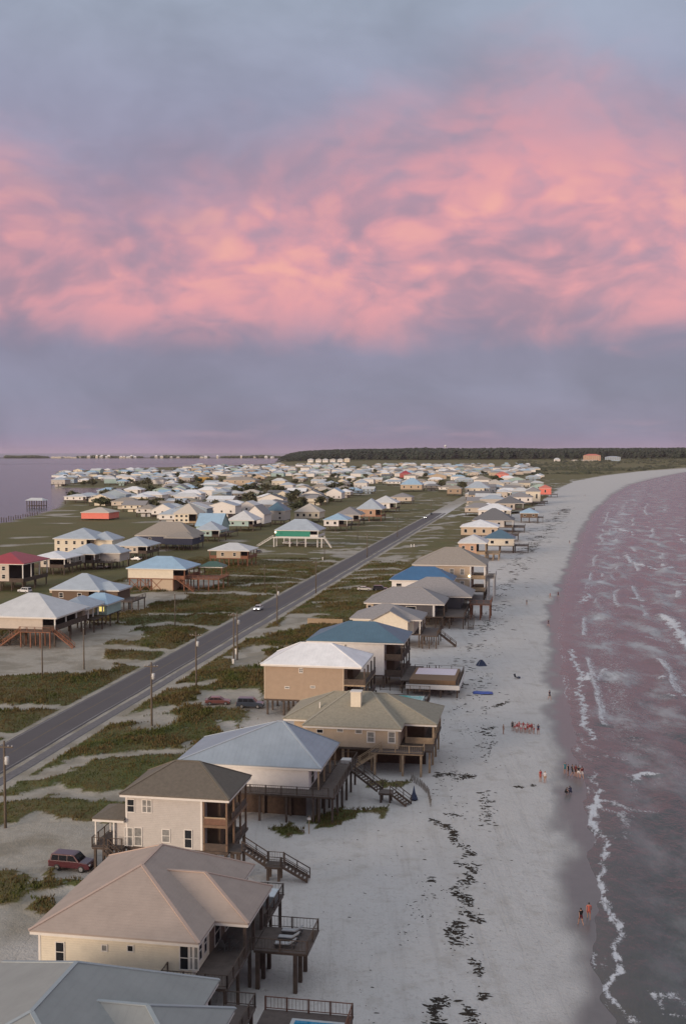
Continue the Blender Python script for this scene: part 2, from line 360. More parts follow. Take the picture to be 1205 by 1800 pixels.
def build_ground():
    sv = [30.0]
    while sv[-1] < 26000: sv.append(sv[-1] + max(0.62, sv[-1] * 0.0062))
    sv = np.array(sv)
    left = [-112.0]; st_ = 0.9
    while left[-1] > -9000:
        st_ = min(st_ * 1.06, 9.0 if left[-1] > -950 else (34 if left[-1] > -2900 else 500)); left.append(left[-1] - st_)
    right = [14.0]; st_ = 0.8
    while right[-1] < 9000:
        st_ = min(st_ * 1.09, 14.0 if right[-1] < 420 else 400); right.append(right[-1] + st_)
    tv = np.r_[left[::-1][:-1], np.arange(-112, 14, 0.72), right]
    T, S = np.meshgrid(tv, sv)
    z, v = ground_z(T, S)
    land = np.ones_like(T)
    far = T < -120
    land[far] = inside(T[far], S[far], BAY)
    k = land.copy()
    for _ in range(1): k[1:-1, 1:-1] = (k[:-2, 1:-1] + k[2:, 1:-1] + k[1:-1, :-2] + k[1:-1, 2:] + 2 * k[1:-1, 1:-1]) / 6
    z = z * k + (1 - k) * -3.4
    v = v * smooth(k, 0.55, 0.95)
    hill = smooth(S, 3600, 5000) * smooth(T + 0.31 * S - 60, 0, 500) * smooth(shore(S) - T, 40, 260)
    z = z + hill * 30 * k
    z = np.where((S > 7000) & (k > 0.5), np.maximum(z, 0) , z)
    X = S * ST_ + T * CT; Y = S * CT - T * ST_
    V = np.stack([X, Y, z], -1).reshape(-1, 3)
    nr, nc = T.shape; i = np.arange(nr * nc).reshape(nr, nc)
    F = np.stack([i[:-1, :-1], i[:-1, 1:], i[1:, 1:], i[1:, :-1]], -1).reshape(-1, 4)
    d = shore(S) - T
    wetn = d + (fbm(T / 4, S / 9, 3) - 0.5) * 6
    wet = 1 - smooth(wetn, 1.8, 5.2)
    wet = np.where(T < -120, 1 - smooth(z, -0.6, -0.2), wet)
    tone = smooth(fbm(T / 7 + 40, S / 10 + 20, 4), 0.33, 0.58)
    def b(nt, p):
        L = nt.links
        ve = attr(nt, 'veg'); we = attr(nt, 'wet'); to = attr(nt, 'tone')
        n1 = nz(nt, 0.9, 6, 0.65); n2 = nz(nt, 5.0, 4, 0.6); n3 = nz(nt, 0.12, 4, 0.5)
        vm = sst(nt, mth(nt, 'ADD', ve, mth(nt, 'MULTIPLY_ADD', mth(nt, 'ADD', n1, mth(nt, 'MULTIPLY', n2, 0.6)), 1.1, -0.88)), 0.22, 0.74)
        sand = mixc(nt, n3, (0.485, 0.468, 0.44), (0.59, 0.575, 0.55))
        sand = mixc(nt, sst(nt, n2, 0.55, 0.8), sand, (0.43, 0.39, 0.345))
        mp = nt.nodes.new('ShaderNodeMapping'); L.new(pos(nt), mp.inputs[0]); mp.inputs['Rotation'].default_value = (0, 0, TH); mp.inputs['Scale'].default_value = (1.0, 0.05, 1.0)
        trk = sst(nt, nz(nt, 0.75, 5, 0.7, mp.outputs[0]), 0.5, 0.7); ft = sst(nt, nz(nt, 2.2, 3, 0.6), 0.56, 0.68)
        sand = mixc(nt, mth(nt, 'MULTIPLY', trk, 0.32), sand, (0.37, 0.35, 0.32)); sand = mixc(nt, mth(nt, 'MULTIPLY', ft, 0.28), sand, (0.36, 0.335, 0.30))
        mo = sst(nt, nz(nt, 0.35, 5, 0.6), 0.5, 0.72); sand = mixc(nt, mth(nt, 'MULTIPLY', mo, 0.45), sand, (0.36, 0.33, 0.285))
        wets = mixc(nt, n1, (0.135, 0.12, 0.115), (0.185, 0.17, 0.16))
        dirt = mixc(nt, n1, (0.25, 0.225, 0.175), (0.47, 0.435, 0.375)); dirt = mixc(nt, sst(nt, n3, 0.45, 0.62, 0, 0.6), dirt, (0.20, 0.175, 0.125))
        sand = mixc(nt, attr(nt, 'beach'), dirt, sand)
        sand = mixc(nt, we, sand, wets)
        g = mixc(nt, to, (0.070, 0.088, 0.020), (0.150, 0.112, 0.046))
        g = mixc(nt, sst(nt, n1, 0.35, 0.75), g, (0.105, 0.116, 0.030))
        g = mixc(nt, sst(nt, n2, 0.52, 0.75), g, (0.052, 0.050, 0.014))
        L.new(mixc(nt, vm, sand, g), p.inputs['Base Color'])
        rr = mth(nt, 'MULTIPLY_ADD', we, -0.62, 0.92)
        L.new(rr, p.inputs['Roughness']); p.inputs['Specular IOR Level'].default_value = 0.4
        h = mth(nt, 'ADD', mth(nt, 'MULTIPLY', n2, 0.5), mth(nt, 'MULTIPLY', n1, 1.0)); h = mth(nt, 'SUBTRACT', h, mth(nt, 'MULTIPLY', mth(nt, 'ADD', ft, trk), 0.22))
        h = mth(nt, 'MULTIPLY', h, mth(nt, 'MULTIPLY_ADD', we, -0.97, 1.0))
        bp = nt.nodes.new('ShaderNodeBump'); bp.inputs['Distance'].default_value = 0.25; bp.inputs['Strength'].default_value = 0.7
        L.new(h, bp.inputs['Height']); L.new(bp.outputs[0], p.inputs['Normal'])
    m = sheet_mat('ground_sand_and_grass', b)
    me = fast_mesh('ground', V, F, m)
    beach = 1 - smooth(d + (fbm(T / 8, S / 8, 3) - .5) * 14, 44, 60)
    beach = np.where(S > 800, np.maximum(beach, 1 - smooth(d, 110, 130)), beach)
    dryb = smooth(S, 260, 420)
    dryb = dryb * (1 - 0.3 * smooth(S, 900, 1500)); tone = np.clip(tone * (1 - 0.6 * dryb) + 0.62 * dryb, 0, 1)
    for n_, a in (('veg', v), ('wet', wet), ('tone', tone), ('beach', beach)):
        at_ = me.attributes.new(n_, 'FLOAT', 'POINT'); at_.data.foreach_set('value', a.astype(np.float32).ravel())
    struct(link('ground', me), label='pale sandy island ground with dark grass patches')

# ------------------------------------------------------------------ road, roadside path
def strip(name, t0, t1, s0, s1, z, m, ds=2.5):
    ss = np.arange(s0, s1 + ds, ds); v = []; f = []
    for i, s in enumerate(ss):
        wv = 0.10 * math.sin(s * 0.13) + (0.16 * (random.random() - 0.5) if t1 - t0 > 1 else 0)
        for t in (t0 + wv, t1 + wv * 0.6):
            x, y = xy_of(t, s); v.append((x, y, z))
        for t in (t0 + wv - 0.25, t1 + wv * 0.6 + 0.25): x, y = xy_of(t, s); v.append((x, y, z - 0.12))
        if i:
            a = 4 * i; f += [(a - 4, a - 3, a + 1, a), (a - 2, a - 4, a, a + 2), (a - 3, a - 1, a + 3, a + 1)]
    o = link(name, mesh(name, v, f, m)); struct(o); return o
def build_roads():
    def b(nt, p):
        n1 = nz(nt, 0.25, 5, 0.6); n2 = nz(nt, 6.0, 5, 0.7); n3 = nz(nt, 1.3, 4, 0.6)
        c = mixc(nt, n1, (0.072, 0.064, 0.066), (0.105, 0.094, 0.094)); c = mixc(nt, sst(nt, n2, 0.45, 0.8, 0, 0.6), c, (0.12, 0.108, 0.105))
        c = mixc(nt, sst(nt, n3, 0.6, 0.8, 0, 0.4), c, (0.17, 0.155, 0.14))
        nt.links.new(c, p.inputs['Base Color']); p.inputs['Roughness'].default_value = 0.8
    asphalt = sheet_mat('asphalt', b)
    strip('road', ROAD_T - ROAD_W / 2, ROAD_T + ROAD_W / 2, 60, 860, 0.05, asphalt)
    strip('footpath', PATH_T - PATH_W / 2, PATH_T + PATH_W / 2, 60, 860, 0.045, mat('path_asphalt', (0.15, 0.14, 0.14), 0.85, 0.25, 1.5))
    yl = mat('worn_yellow_line', (0.17, 0.13, 0.07), 0.8, 0.5, 2.0)
    wl = mat('worn_white_line', (0.26, 0.25, 0.24), 0.8, 0.45, 2.0)
    strip('road_marking', ROAD_T - 0.06, ROAD_T + 0.06, 60, 860, 0.054, yl)
    strip('road_marking', ROAD_T - ROAD_W / 2 + 0.25, ROAD_T - ROAD_W / 2 + 0.37, 60, 860, 0.054, wl)
    strip('road_marking', ROAD_T + ROAD_W / 2 - 0.37, ROAD_T + ROAD_W / 2 - 0.25, 60, 860, 0.054, wl)

# ------------------------------------------------------------------ sea
FOAM = [  # (photo polyline, half width m, strength)
    ([(1118, 1802), (1090, 1770), (1062, 1740), (1088, 1707), (1082, 1679), (1086, 1640), (1084, 1623), (1074, 1611), (1056, 1578), (1052, 1560), (1060, 1522), (1064, 1480), (1048, 1462)], 0.42, 0.9),
    ([(1048, 1462), (1036, 1448), (1044, 1425), (1052, 1400), (1058, 1390)], 0.75, 1.0), ([(1062, 1470), (1082, 1474)], 0.5, 0.9),
    ([(1052, 1405), (1075, 1412), (1110, 1424), (1145, 1430)], 1.15, 0.62), ([(1060, 1422), (1085, 1430), (1100, 1438)], 0.7, 0.55),
    ([(1048, 1355), (1040, 1370), (1052, 1380)], 0.5, 0.8), ([(1116, 1368), (1130, 1358), (1148, 1362)], 0.9, 1.0),
    ([(1000, 1142), (1008, 1160), (1022, 1185), (1014, 1215), (1026, 1245), (1022, 1268), (1034, 1285), (1048, 1300)], 0.85, 0.85), ([(1036, 1185), (1028, 1198)], 1.2, 1.0),
    ([(1020, 1190), (1060, 1196), (1100, 1198)], 1.3, 0.5), ([(1050, 1328), (1090, 1332), (1120, 1340)], 0.8, 0.5), ([(1000, 1300), (1022, 1325), (1038, 1338)], 0.7, 0.6), ([(1005, 1280), (1030, 1310), (1060, 1320)], 0.7, 0.5),
    ([(1162, 1195), (1168, 1193)], 0.9, 1.0), ([(1175, 1222), (1190, 1226), (1205, 1222)], 0.9, 0.8), ([(1145, 1211), (1150, 1211)], 0.5, 0.9),
    ([(1160, 1082), (1178, 1092), (1190, 1108), (1200, 1130), (1215, 1140)], 1.8, 1.0), ([(1130, 1120), (1160, 1126), (1200, 1135), (1215, 1140)], 2.2, 0.5),
    ([(1098, 975), (1108, 988), (1130, 996), (1160, 1001), (1182, 998)], 1.3, 1.0), ([(1110, 968), (1150, 975), (1180, 985)], 2.2, 0.5),
    ([(1112, 1052), (1128, 1054)], 1.3, 0.95), ([(1185, 1018), (1205, 1020)], 1.4, 0.85), ([(1020, 1060), (1030, 1050)], 0.9, 0.9), ([(1014, 1062), (1034, 1038), (1040, 1028)], 0.8, 0.6),
    ([(1060, 885), (1095, 890), (1090, 905), (1100, 925), (1095, 935), (1085, 950)], 5.5, 0.5), ([(1088, 930), (1100, 935)], 3.0, 0.95), ([(1098, 905), (1104, 904)], 3.0, 0.9), ([(1040, 965), (1070, 968), (1100, 972)], 2.8, 0.5), ([(1045, 985), (1080, 990), (1104, 985)], 2.6, 0.45),
    ([(1125, 958), (1140, 958)], 1.6, 0.8), ([(1112, 864), (1130, 863)], 5, 0.8), ([(1080, 895), (1110, 876), (1130, 866)], 7, 0.4), ([(1145, 1745), (1155, 1765), (1160, 1778), (1150, 1752)], 0.35, 1.0), ([(1150, 1752), (1180, 1750), (1215, 1765)], 0.9, 0.6), ([(1160, 1785), (1190, 1785), (1210, 1790)], 0.4, 0.8),
    ([(1062, 1742), (1040, 1718), (1025, 1702)], 0.25, 0.5), ([(1030, 1330), (1012, 1310), (1002, 1298)], 0.4, 0.5), ([(990, 1180), (1003, 1215), (1010, 1250), (1008, 1285)], 0.8, 0.25), ([(1172, 1100), (1180, 1140), (1205, 1160)], 2.4, 0.4)]
def build_sea():
    sv = [34.0]
    while sv[-1] < 30000: sv.append(sv[-1] + max(0.42, sv[-1] * 0.0045))
    sv = np.array(sv)
    dv = [-7.0]; st_ = 0.30
    while dv[-1] < 24000:
        st_ = st_ * (1.006 if dv[-1] < 70 else 1.06); dv.append(dv[-1] + st_)
    dv = np.array(dv)
    Dd, S = np.meshgrid(dv, sv); T = shore(S) + Dd
    # swell running in, steepening to small breakers, plus chop
    ph = Dd + 3.2 * (fbm(S / 26, Dd / 30, 3) - 0.5) * 4
    amp = 0.27 * smooth(Dd, 0, 14) * (0.4 + 1.2 * fbm(S / 40 + 5, Dd / 22, 2)) * np.exp(-np.maximum(S - 400, 0) / 700)
    z = WL + amp * np.sin(ph * 2 * math.pi / 9.0) + 0.05 * np.exp(-np.maximum(S - 150, 0) / 200) * (fbm(T / 0.9, S / 1.8, 3) - 0.5) * 2 * smooth(Dd, -2, 4)
    # swash: the sea's edge wanders over the sand
    z = z + 0.10 * (fbm(S / 7, S * 0 + 3.3, 3) - 0.5) * (1 - smooth(Dd, 0, 8)) * 2.2
    fo = np.zeros_like(T)
    wob_t = (fbm(T / 1.6, S / 1.6, 3) - 0.5) * 1.7; wob_s = (fbm(T / 1.6 + 70, S / 1.6, 3) - 0.5) * 2.6
    big = np.clip(S / 160, 0.7, 3)
    for pl, w, k in FOAM:
        ln = [TS(a, b, WL) for a, b in pl]
        a = np.array(ln); sel = (S > a[:, 1].min() - 14) & (S < a[:, 1].max() + 14) & (T > a[:, 0].min() - 14) & (T < a[:, 0].max() + 14)
        w = w * (0.72 if a[:, 1].max() < 330 else 1.0)
        d = pdist(T[sel] + wob_t[sel] * big[sel], (S[sel] + wob_s[sel] * big[sel]), ln)
        # foreshortened far lines get a wider footprint along the view
        r = np.maximum(k * (1 - smooth(d, w * 0.25, w * 1.35)), 0.42 * k * (1 - smooth(d, w * 0.5, w * 3.2))) * (0.55 + 0.9 * fbm(T[sel] / 2.5, S[sel] / 4, 2)); cur = fo[sel]; fo[sel] = np.maximum(cur, r)
        z[sel] += 0.22 * k * np.exp(-(d / (w + 0.5)) ** 2) * smooth(Dd[sel], 3, 10)
    # further rows of broken crests, shore-parallel
    for q, (off, wd, st_r) in enumerate(((2.8, 0.75, 0.95), (6.5, 0.7, 0.9), (12, 0.8, 0.9), (20, 1.0, 0.95), (31, 1.2, 1.0), (45, 1.6, 1.0), (66, 2.0, 0.95), (95, 2.4, 0.9))):
        line = off + (3.0 if q == 0 else 7.0) * (fbm(S / 34 + 13 * q, S * 0 + q * 3.1, 3) - 0.5) + np.clip(S / 400, 0, 1.5) * 4
        gate = smooth(fbm(S / 26 + 7 * q, S * 0 + q * 5.3 + 2, 3), 0.40 if q == 0 else 0.53, 0.50 if q == 0 else 0.63) * smooth(S, 120 + 12 * q, 170 + 22 * q) * (1 - smooth(S, 900, 1500))
        dd_ = Dd - line; prof = np.where(dd_ < 0, np.exp(-(dd_ / (wd * 0.45)) ** 2), np.exp(-(dd_ / (wd * 2.2)) ** 2) * 0.8)
        fo = np.maximum(fo, prof * gate * st_r); z = z + 0.22 * gate * np.exp(-(dd_ / 1.6) ** 2)
    dep = z - land_z(T, S); edge = np.maximum(np.exp(-((dep - 0.015) / 0.02) ** 2), 0.6 * np.exp(-((dep - 0.075) / 0.03) ** 2)) * smooth(fbm(S / 5 + 4, Dd * 0.3, 3), 0.36, 0.6)
    fo = np.maximum(fo, edge * 0.75 * np.exp(-np.maximum(S - 250, 0) / 250))
    surf = smooth(Dd, 1, 8) * (1 - smooth(Dd, 40, 110)) * (0.3 + 0.7 * smooth(S, 130, 260)); wash = np.exp(-((Dd - 7 - S * 0.012 - 5 * (fbm(S / 30, S * 0 + 1.7, 2) - 0.5)) / (3.0 + S * 0.008)) ** 2) * smooth(S, 130, 220) * (1 - smooth(S, 1100, 2000)); surf = np.maximum(surf, wash * 1.5)
    fo = np.maximum(fo, wash * 0.40)
    fo = np.clip(fo, 0, 1)
    X = S * ST_ + T * CT; Y = S * CT - T * ST_
    V = np.stack([X, Y, z], -1).reshape(-1, 3); nr, nc = T.shape; i = np.arange(nr * nc).reshape(nr, nc)
    F = np.stack([i[:-1, :-1], i[:-1, 1:], i[1:, 1:], i[1:, :-1]], -1).reshape(-1, 4)
    sh = np.exp(-np.maximum(Dd, 0) / 4.0)
    me = fast_mesh('sea', V, F, water_mat('sea_water', True))
    for n_, a in (('foam', fo), ('shallow', sh), ('surf', surf)):
        at_ = me.attributes.new(n_, 'FLOAT', 'POINT'); at_.data.foreach_set('value', a.astype(np.float32).ravel())
    struct(link('sea', me), label='rosy grey surf rolling onto the beach')
    # sheltered bay on the other side
    v = [(*xy_of(a, b), WL) for a, b in ((-20000, 60), (-150, 60), (-150, 45000), (-20000, 45000))]
    struct(link('bay', mesh('bay', v, [(0, 1, 2, 3)], water_mat('bay_water', False))), label='calm pink bay beyond the houses')
def water_mat(name, foam):
    def b(nt, p):
        L = nt.links
        mp = nt.nodes.new('ShaderNodeMapping'); L.new(pos(nt), mp.inputs[0]); mp.inputs['Rotation'].default_value = (0, 0, TH); mp.inputs['Scale'].default_value = (1.0, 0.42, 1.0)
        v = mp.outputs[0]
        n1 = nz(nt, 0.55, 5, 0.6, v, 0.12); n2 = nz(nt, 2.6, 4, 0.6, v, 0.1); n3 = nz(nt, 0.05, 4, 0.5, v)
        p.inputs['IOR'].default_value = 1.333
        h = mth(nt, 'ADD', mth(nt, 'MULTIPLY', n1, 1.0), mth(nt, 'MULTIPLY', n2, 0.28))
        bp = nt.nodes.new('ShaderNodeBump'); bp.inputs['Distance'].default_value = 0.36 if foam else 0.60; bp.inputs['Strength'].default_value = 0.55 if foam else 0.9
        L.new(h, bp.inputs['Height']); L.new(bp.outputs[0], p.inputs['Normal'])
        c = mixc(nt, n3, (0.040, 0.048, 0.044), (0.060, 0.066, 0.060)); film = sst(nt, nz(nt, 0.10, 6, 0.68, v, 0.15), 0.44, 0.68)
        if foam:
            sh = attr(nt, 'shallow'); fo = attr(nt, 'foam')
            c = mixc(nt, mth(nt, 'MULTIPLY', sh, 0.75), c, (0.125, 0.108, 0.095))
            fn = nz(nt, 1.7, 6, 0.7, v, 0.6); fn2 = nz(nt, 5.0, 4, 0.65, None, 0.5)
            fm = sst(nt, mth(nt, 'ADD', fo, mth(nt, 'MULTIPLY_ADD', mth(nt, 'ADD', fn, mth(nt, 'MULTIPLY', fn2, 0.9)), 1.9, -1.80)), 0.40, 0.95)
            fm = mth(nt, 'MULTIPLY', mth(nt, 'MULTIPLY', fm, sst(nt, fo, 0.03, 0.3)), 0.9); fm = mth(nt, 'MAXIMUM', fm, mth(nt, 'MULTIPLY', mth(nt, 'MULTIPLY', film, attr(nt, 'surf')), 0.55))
            c = mixc(nt, fm, c, (0.66, 0.68, 0.70))
            L.new(mth(nt, 'MULTIPLY_ADD', fm, 0.6, 0.16), p.inputs['Roughness'])
        else: p.inputs['Roughness'].default_value = 0.12
        L.new(c, p.inputs['Base Color'])
    return sheet_mat(name, b)

# ------------------------------------------------------------------ houses
def M_wall(n, c): return mat('siding_' + n, c, 0.75, 0.07, 1.2, bump=(2, 0.2, 0.02))
W = dict(cream=M_wall('cream', (0.68, 0.61, 0.48)), tan=M_wall('tan', (0.36, 0.265, 0.185)), grey=M_wall('pale_grey', (0.47, 0.435, 0.395)), white=M_wall('white', (0.72, 0.69, 0.65)),
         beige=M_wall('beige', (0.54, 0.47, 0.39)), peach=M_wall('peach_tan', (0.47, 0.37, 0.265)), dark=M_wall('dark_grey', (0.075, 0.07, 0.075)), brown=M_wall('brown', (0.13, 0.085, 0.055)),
         coral=M_wall('coral', (0.74, 0.20, 0.15)), green=M_wall('green', (0.03, 0.24, 0.17)), yellow=M_wall('yellow', (0.60, 0.36, 0.08)), blue=M_wall('pale_blue', (0.30, 0.38, 0.45)),
         aqua=M_wall('aqua', (0.33, 0.45, 0.42)), orange=M_wall('orange', (0.48, 0.30, 0.20)), red=M_wall('red', (0.36, 0.08, 0.07)), navy=M_wall('navy', (0.04, 0.045, 0.08)))
def M_shingle(n, c): return mat('shingle_roof_' + n, c, 0.85, 0.16, 2.5)
def M_metal(n, c, ax=0): return mat('metal_roof_' + n, c, 0.45, 0.10, 0.45, metal=0.12, bump=(ax, 0.6, 0.06))
Rf = dict(peach=mat('shingle_roof_salmon_tan', (0.355, 0.29, 0.245), 0.85, 0.09, 0.7, bump=(2, 0.13, 0.02)), slate=mat('metal_roof_slate', (0.27, 0.28, 0.265), 0.62, 0.09, 0.4, bump=(0, 0.6, 0.06)), olive=M_shingle('olive_brown', (0.125, 0.108, 0.085)), steel=M_metal('blue_grey', (0.27, 0.32, 0.37)),
          khaki=M_shingle('khaki', (0.27, 0.245, 0.185)), white=M_metal('white', (0.80, 0.80, 0.79)), blue=M_metal('steel_blue', (0.075, 0.145, 0.20)), deep=M_metal('deep_blue', (0.045, 0.135, 0.27)),
          grey=M_shingle('grey', (0.26, 0.25, 0.25)), dark=M_shingle('dark_grey', (0.15, 0.15, 0.155)), light=M_metal('light_grey', (0.62, 0.62, 0.60)), sky=M_metal('sky_blue', (0.33, 0.48, 0.60)),
          red=M_metal('red', (0.36, 0.035, 0.045)), cream=M_shingle('cream', (0.52, 0.47, 0.40)), pale=M_metal('pale_blue_grey', (0.41, 0.46, 0.50)), tanr=M_shingle('tan_grey', (0.30, 0.265, 0.225)), green=M_metal('dark_green', (0.05, 0.11, 0.085)), coral=M_shingle('coral', (0.55, 0.17, 0.13)))
trim = mat('white_trim', (0.66, 0.62, 0.56), 0.6, 0.05, 2.0)
wood = mat('weathered_wood', (0.080, 0.058, 0.045), 0.9, 0.35, 1.2)
deckw = mat('deck_planks', (0.105, 0.085, 0.074), 0.9, 0.25, 1.2, bump=(1, 0.16, 0.01))
redw = mat('reddish_treated_wood', (0.215, 0.095, 0.055), 0.85, 0.3, 1.2)
tanw = mat('pale_treated_wood', (0.34, 0.25, 0.16), 0.85, 0.25, 1.2)
wpaint = mat('white_painted_wood', (0.66, 0.64, 0.60), 0.6, 0.06, 1.5)
glass = mat('dark_window_glass', (0.018, 0.020, 0.024), 0.08, 0.2, 1.0)
glassb = mat('curtained_window_glass', (0.22, 0.215, 0.20), 0.15, 0.3, 3.0)
lit = mat('lamp_glow', (0.9, 0.8, 0.6), 0.5, 0.02, 1.0, emit=((1.0, 0.82, 0.50), 6.0))
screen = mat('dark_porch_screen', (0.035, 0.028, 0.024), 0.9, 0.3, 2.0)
HOUSES = []                                  # (t0, t1, s0, s1) of everything built, to keep fills apart

class House:
    def __init__(h, name, label, t0, t1, s0, s1, cat='house', group=None, z=0.0):
        h.t, h.s, h.z = (t0 + t1) / 2, (s0 + s1) / 2, z
        x, y = xy_of(h.t, h.s)
        h.root = link(name, None, None, (x, y, z), -TH); tag(h.root, label, cat, group); h.root.empty_display_size = 2
        HOUSES.append((t0, t1, s0, s1))
    def L(h, p): return (p[0] - h.t, p[1] - h.s, p[2] - h.z)
    def box(h, name, t0, t1, s0, s1, z0, z1, m, parent=None):
        c = h.L(((t0 + t1) / 2, (s0 + s1) / 2, (z0 + z1) / 2))
        if parent is not None: c = tuple(Vector(c) - parent.location)
        return link(name, box_mesh(abs(t1 - t0), abs(s1 - s0), abs(z1 - z0), m), parent or h.root, c)
    def poly(h, name, v, f, m, parent=None):
        return link(name, mesh(name, [h.L(p) for p in v], f, m), parent or h.root)
    def hip(h, t0, t1, s0, s1, ze, a, b, zr, m, caps=None, name='roof', slab=True):
        FL, FR, BR, BL = (t0, s0), (t1, s0), (t1, s1), (t0, s1); e = 0.14
        v = [(*FL, ze), (*FR, ze), (*BR, ze), (*BL, ze), (*FL, ze + e), (*FR, ze + e), (*BR, ze + e), (*BL, ze + e), (*a, zr), (*b, zr)]
        if abs(a[0] - b[0]) >= abs(a[1] - b[1]):
            f = [(4, 5, 9, 8), (5, 6, 9), (6, 7, 8, 9), (7, 4, 8)]; hl = [(4, 8), (5, 9), (6, 9), (7, 8), (8, 9)]
        else:
            f = [(4, 5, 8), (5, 6, 9, 8), (6, 7, 9), (7, 4, 8, 9)]; hl = [(4, 8), (5, 8), (6, 9), (7, 9), (8, 9)]
        f += [(0, 1, 5, 4), (1, 2, 6, 5), (2, 3, 7, 6), (3, 0, 4, 7), (3, 2, 1, 0)]
        o = h.poly(name, v, f, m)
        if slab: h.box('fascia', t0 + 0.06, t1 - 0.06, s0 + 0.06, s1 - 0.06, ze - 0.26, ze - 0.004, trim)
        if caps:
            for i, j in hl:
                if (Vector(v[i]) - Vector(v[j])).length < 0.3: continue
                MB().bar(h.L(v[i]), h.L(v[j]), 0.30, 0.08).obj('ridge_cap', caps, o)
        return o
    def gable_s(h, t0, t1, s0, s1, ze, zr, m, wm, name='roof', ov=0.5):
        """ridge runs along s; gable wall faces the camera"""
        tm = (t0 + t1) / 2; k = (zr - ze) / (tm - t0); th = 0.16
        v = [(t0, s0, ze), (tm, s0, zr), (t1, s0, ze), (t0, s1, ze), (tm, s1, zr), (t1, s1, ze)]
        v += [(p[0], p[1], p[2] - th) for p in v]
        f = [(0, 1, 4, 3), (1, 2, 5, 4), (6, 9, 10, 7), (7, 10, 11, 8), (0, 6, 7, 1), (1, 7, 8, 2), (3, 4, 10, 9), (4, 5, 11, 10), (0, 3, 9, 6), (2, 8, 11, 5)]
        o = h.poly(name, v, f, m)
        g = ze - th - 0.01 + 0.0; a = ov
        gv = [(t0 + a, s0 + a, ze - 0.3), (t1 - a, s0 + a, ze - 0.3), (t1 - a, s0 + a, ze + a * k - th - 0.02), (tm, s0 + a, zr - th - 0.02), (t0 + a, s0 + a, ze + a * k - th - 0.02)]
        gv += [(p[0], s1 - a, p[2]) for p in gv]
        h.poly('gable', gv, [(0, 1, 2, 3, 4), (9, 8, 7, 6, 5), (0, 5, 6, 1), (1, 6, 7, 2), (2, 7, 8, 3), (3, 8, 9, 4), (4, 9, 5, 0)], wm)
        return o
    def gable_t(h, t0, t1, s0, s1, ze, zr, m, wm, name='roof', ov=0.5):
        """ridge runs along t"""
        sm = (s0 + s1) / 2; k = (zr - ze) / (sm - s0); th = 0.16
        v = [(t0, s0, ze), (t0, sm, zr), (t0, s1, ze), (t1, s0, ze), (t1, sm, zr), (t1, s1, ze)]
        v += [(p[0], p[1], p[2] - th) for p in v]
        f = [(0, 3, 4, 1), (1, 4, 5, 2), (6, 7, 10, 9), (7, 8, 11, 10), (0, 1, 7, 6), (1, 2, 8, 7), (3, 9, 10, 4), (4, 10, 11, 5), (0, 6, 9, 3), (2, 5, 11, 8)]
        h.poly(name, v, f, m); a = ov
        gv = [(t0 + a, s0 + a, ze - 0.3), (t0 + a, s1 - a, ze - 0.3), (t0 + a, s1 - a, ze + a * k - th - 0.02), (t0 + a, sm, zr - th - 0.02), (t0 + a, s0 + a, ze + a * k - th - 0.02)]
        gv += [(t1 - a, p[1], p[2]) for p in gv]
        h.poly('gable', gv, [(4, 3, 2, 1, 0), (5, 6, 7, 8, 9), (1, 6, 5, 0), (2, 7, 6, 1), (3, 8, 7, 2), (4, 9, 8, 3), (0, 5, 9, 4)], wm)
    def window(h, face, p, u0, u1, z0, z1, g=glass, fm=trim, bars=1, fw=0.09, name='window'):
        """face 'f': plane s=p looking to -s, u=t; face 'r': plane t=p looking to +t, u=s"""
        def ring(a0, a1, b0, b1, d0, d1):
            return (a0, a1, p - d1, p - d0, b0, b1) if face == 'f' else (p + d0, p + d1, a0, a1, b0, b1)
        mb = MB(); rs = [(u0 - fw, u1 + fw, z1, z1 + fw), (u0 - fw, u1 + fw, z0 - fw, z0), (u0 - fw, u0, z0, z1), (u1, u1 + fw, z0, z1)]
        if bars: rs.append((u0, u1, (z0 + z1) / 2 - 0.03, (z0 + z1) / 2 + 0.03))
        if bars == 2: rs.append(((u0 + u1) / 2 - 0.05, (u0 + u1) / 2 + 0.05, z0, z1))
        for r in rs:
            q = ring(*r, 0.0, 0.07); a = h.L((q[0], q[2], q[4])); b = h.L((q[1], q[3], q[5])); mb.box(a[0], b[0], a[1], b[1], a[2], b[2])
        o = mb.obj(name, fm, h.root)
        q = ring(u0, u1, z0, z1, 0.004, 0.03)
        mb = MB(); a = h.L((q[0], q[2], q[4])); b = h.L((q[1], q[3], q[5])); mb.box(a[0], b[0], a[1], b[1], a[2], b[2]); mb.obj('pane', g, o)
        return o
    def winpx(h, s, x0, y0, x1, y1, **k):
        t0, z1 = on_front(x0, y0, s); t1, z0 = on_front(x1, y1, s); return h.window('f', s, t0, t1, z0, z1, **k)
    def post(h, t, s, z0, z1, w=0.28, m=None, name='piling'):
        return h.box(name, t - w / 2, t + w / 2, s - w / 2, s + w / 2, z0, z1, m or wood)
    def piles(h, t0, t1, s0, s1, z1, nt, ns, m=None, w=0.30, z0=-1.2):
        for i in range(nt):
            for j in range(ns):
                h.post(t0 + (t1 - t0) * i / max(1, nt - 1), s0 + (s1 - s0) * j / max(1, ns - 1), z0, z1, w, m)
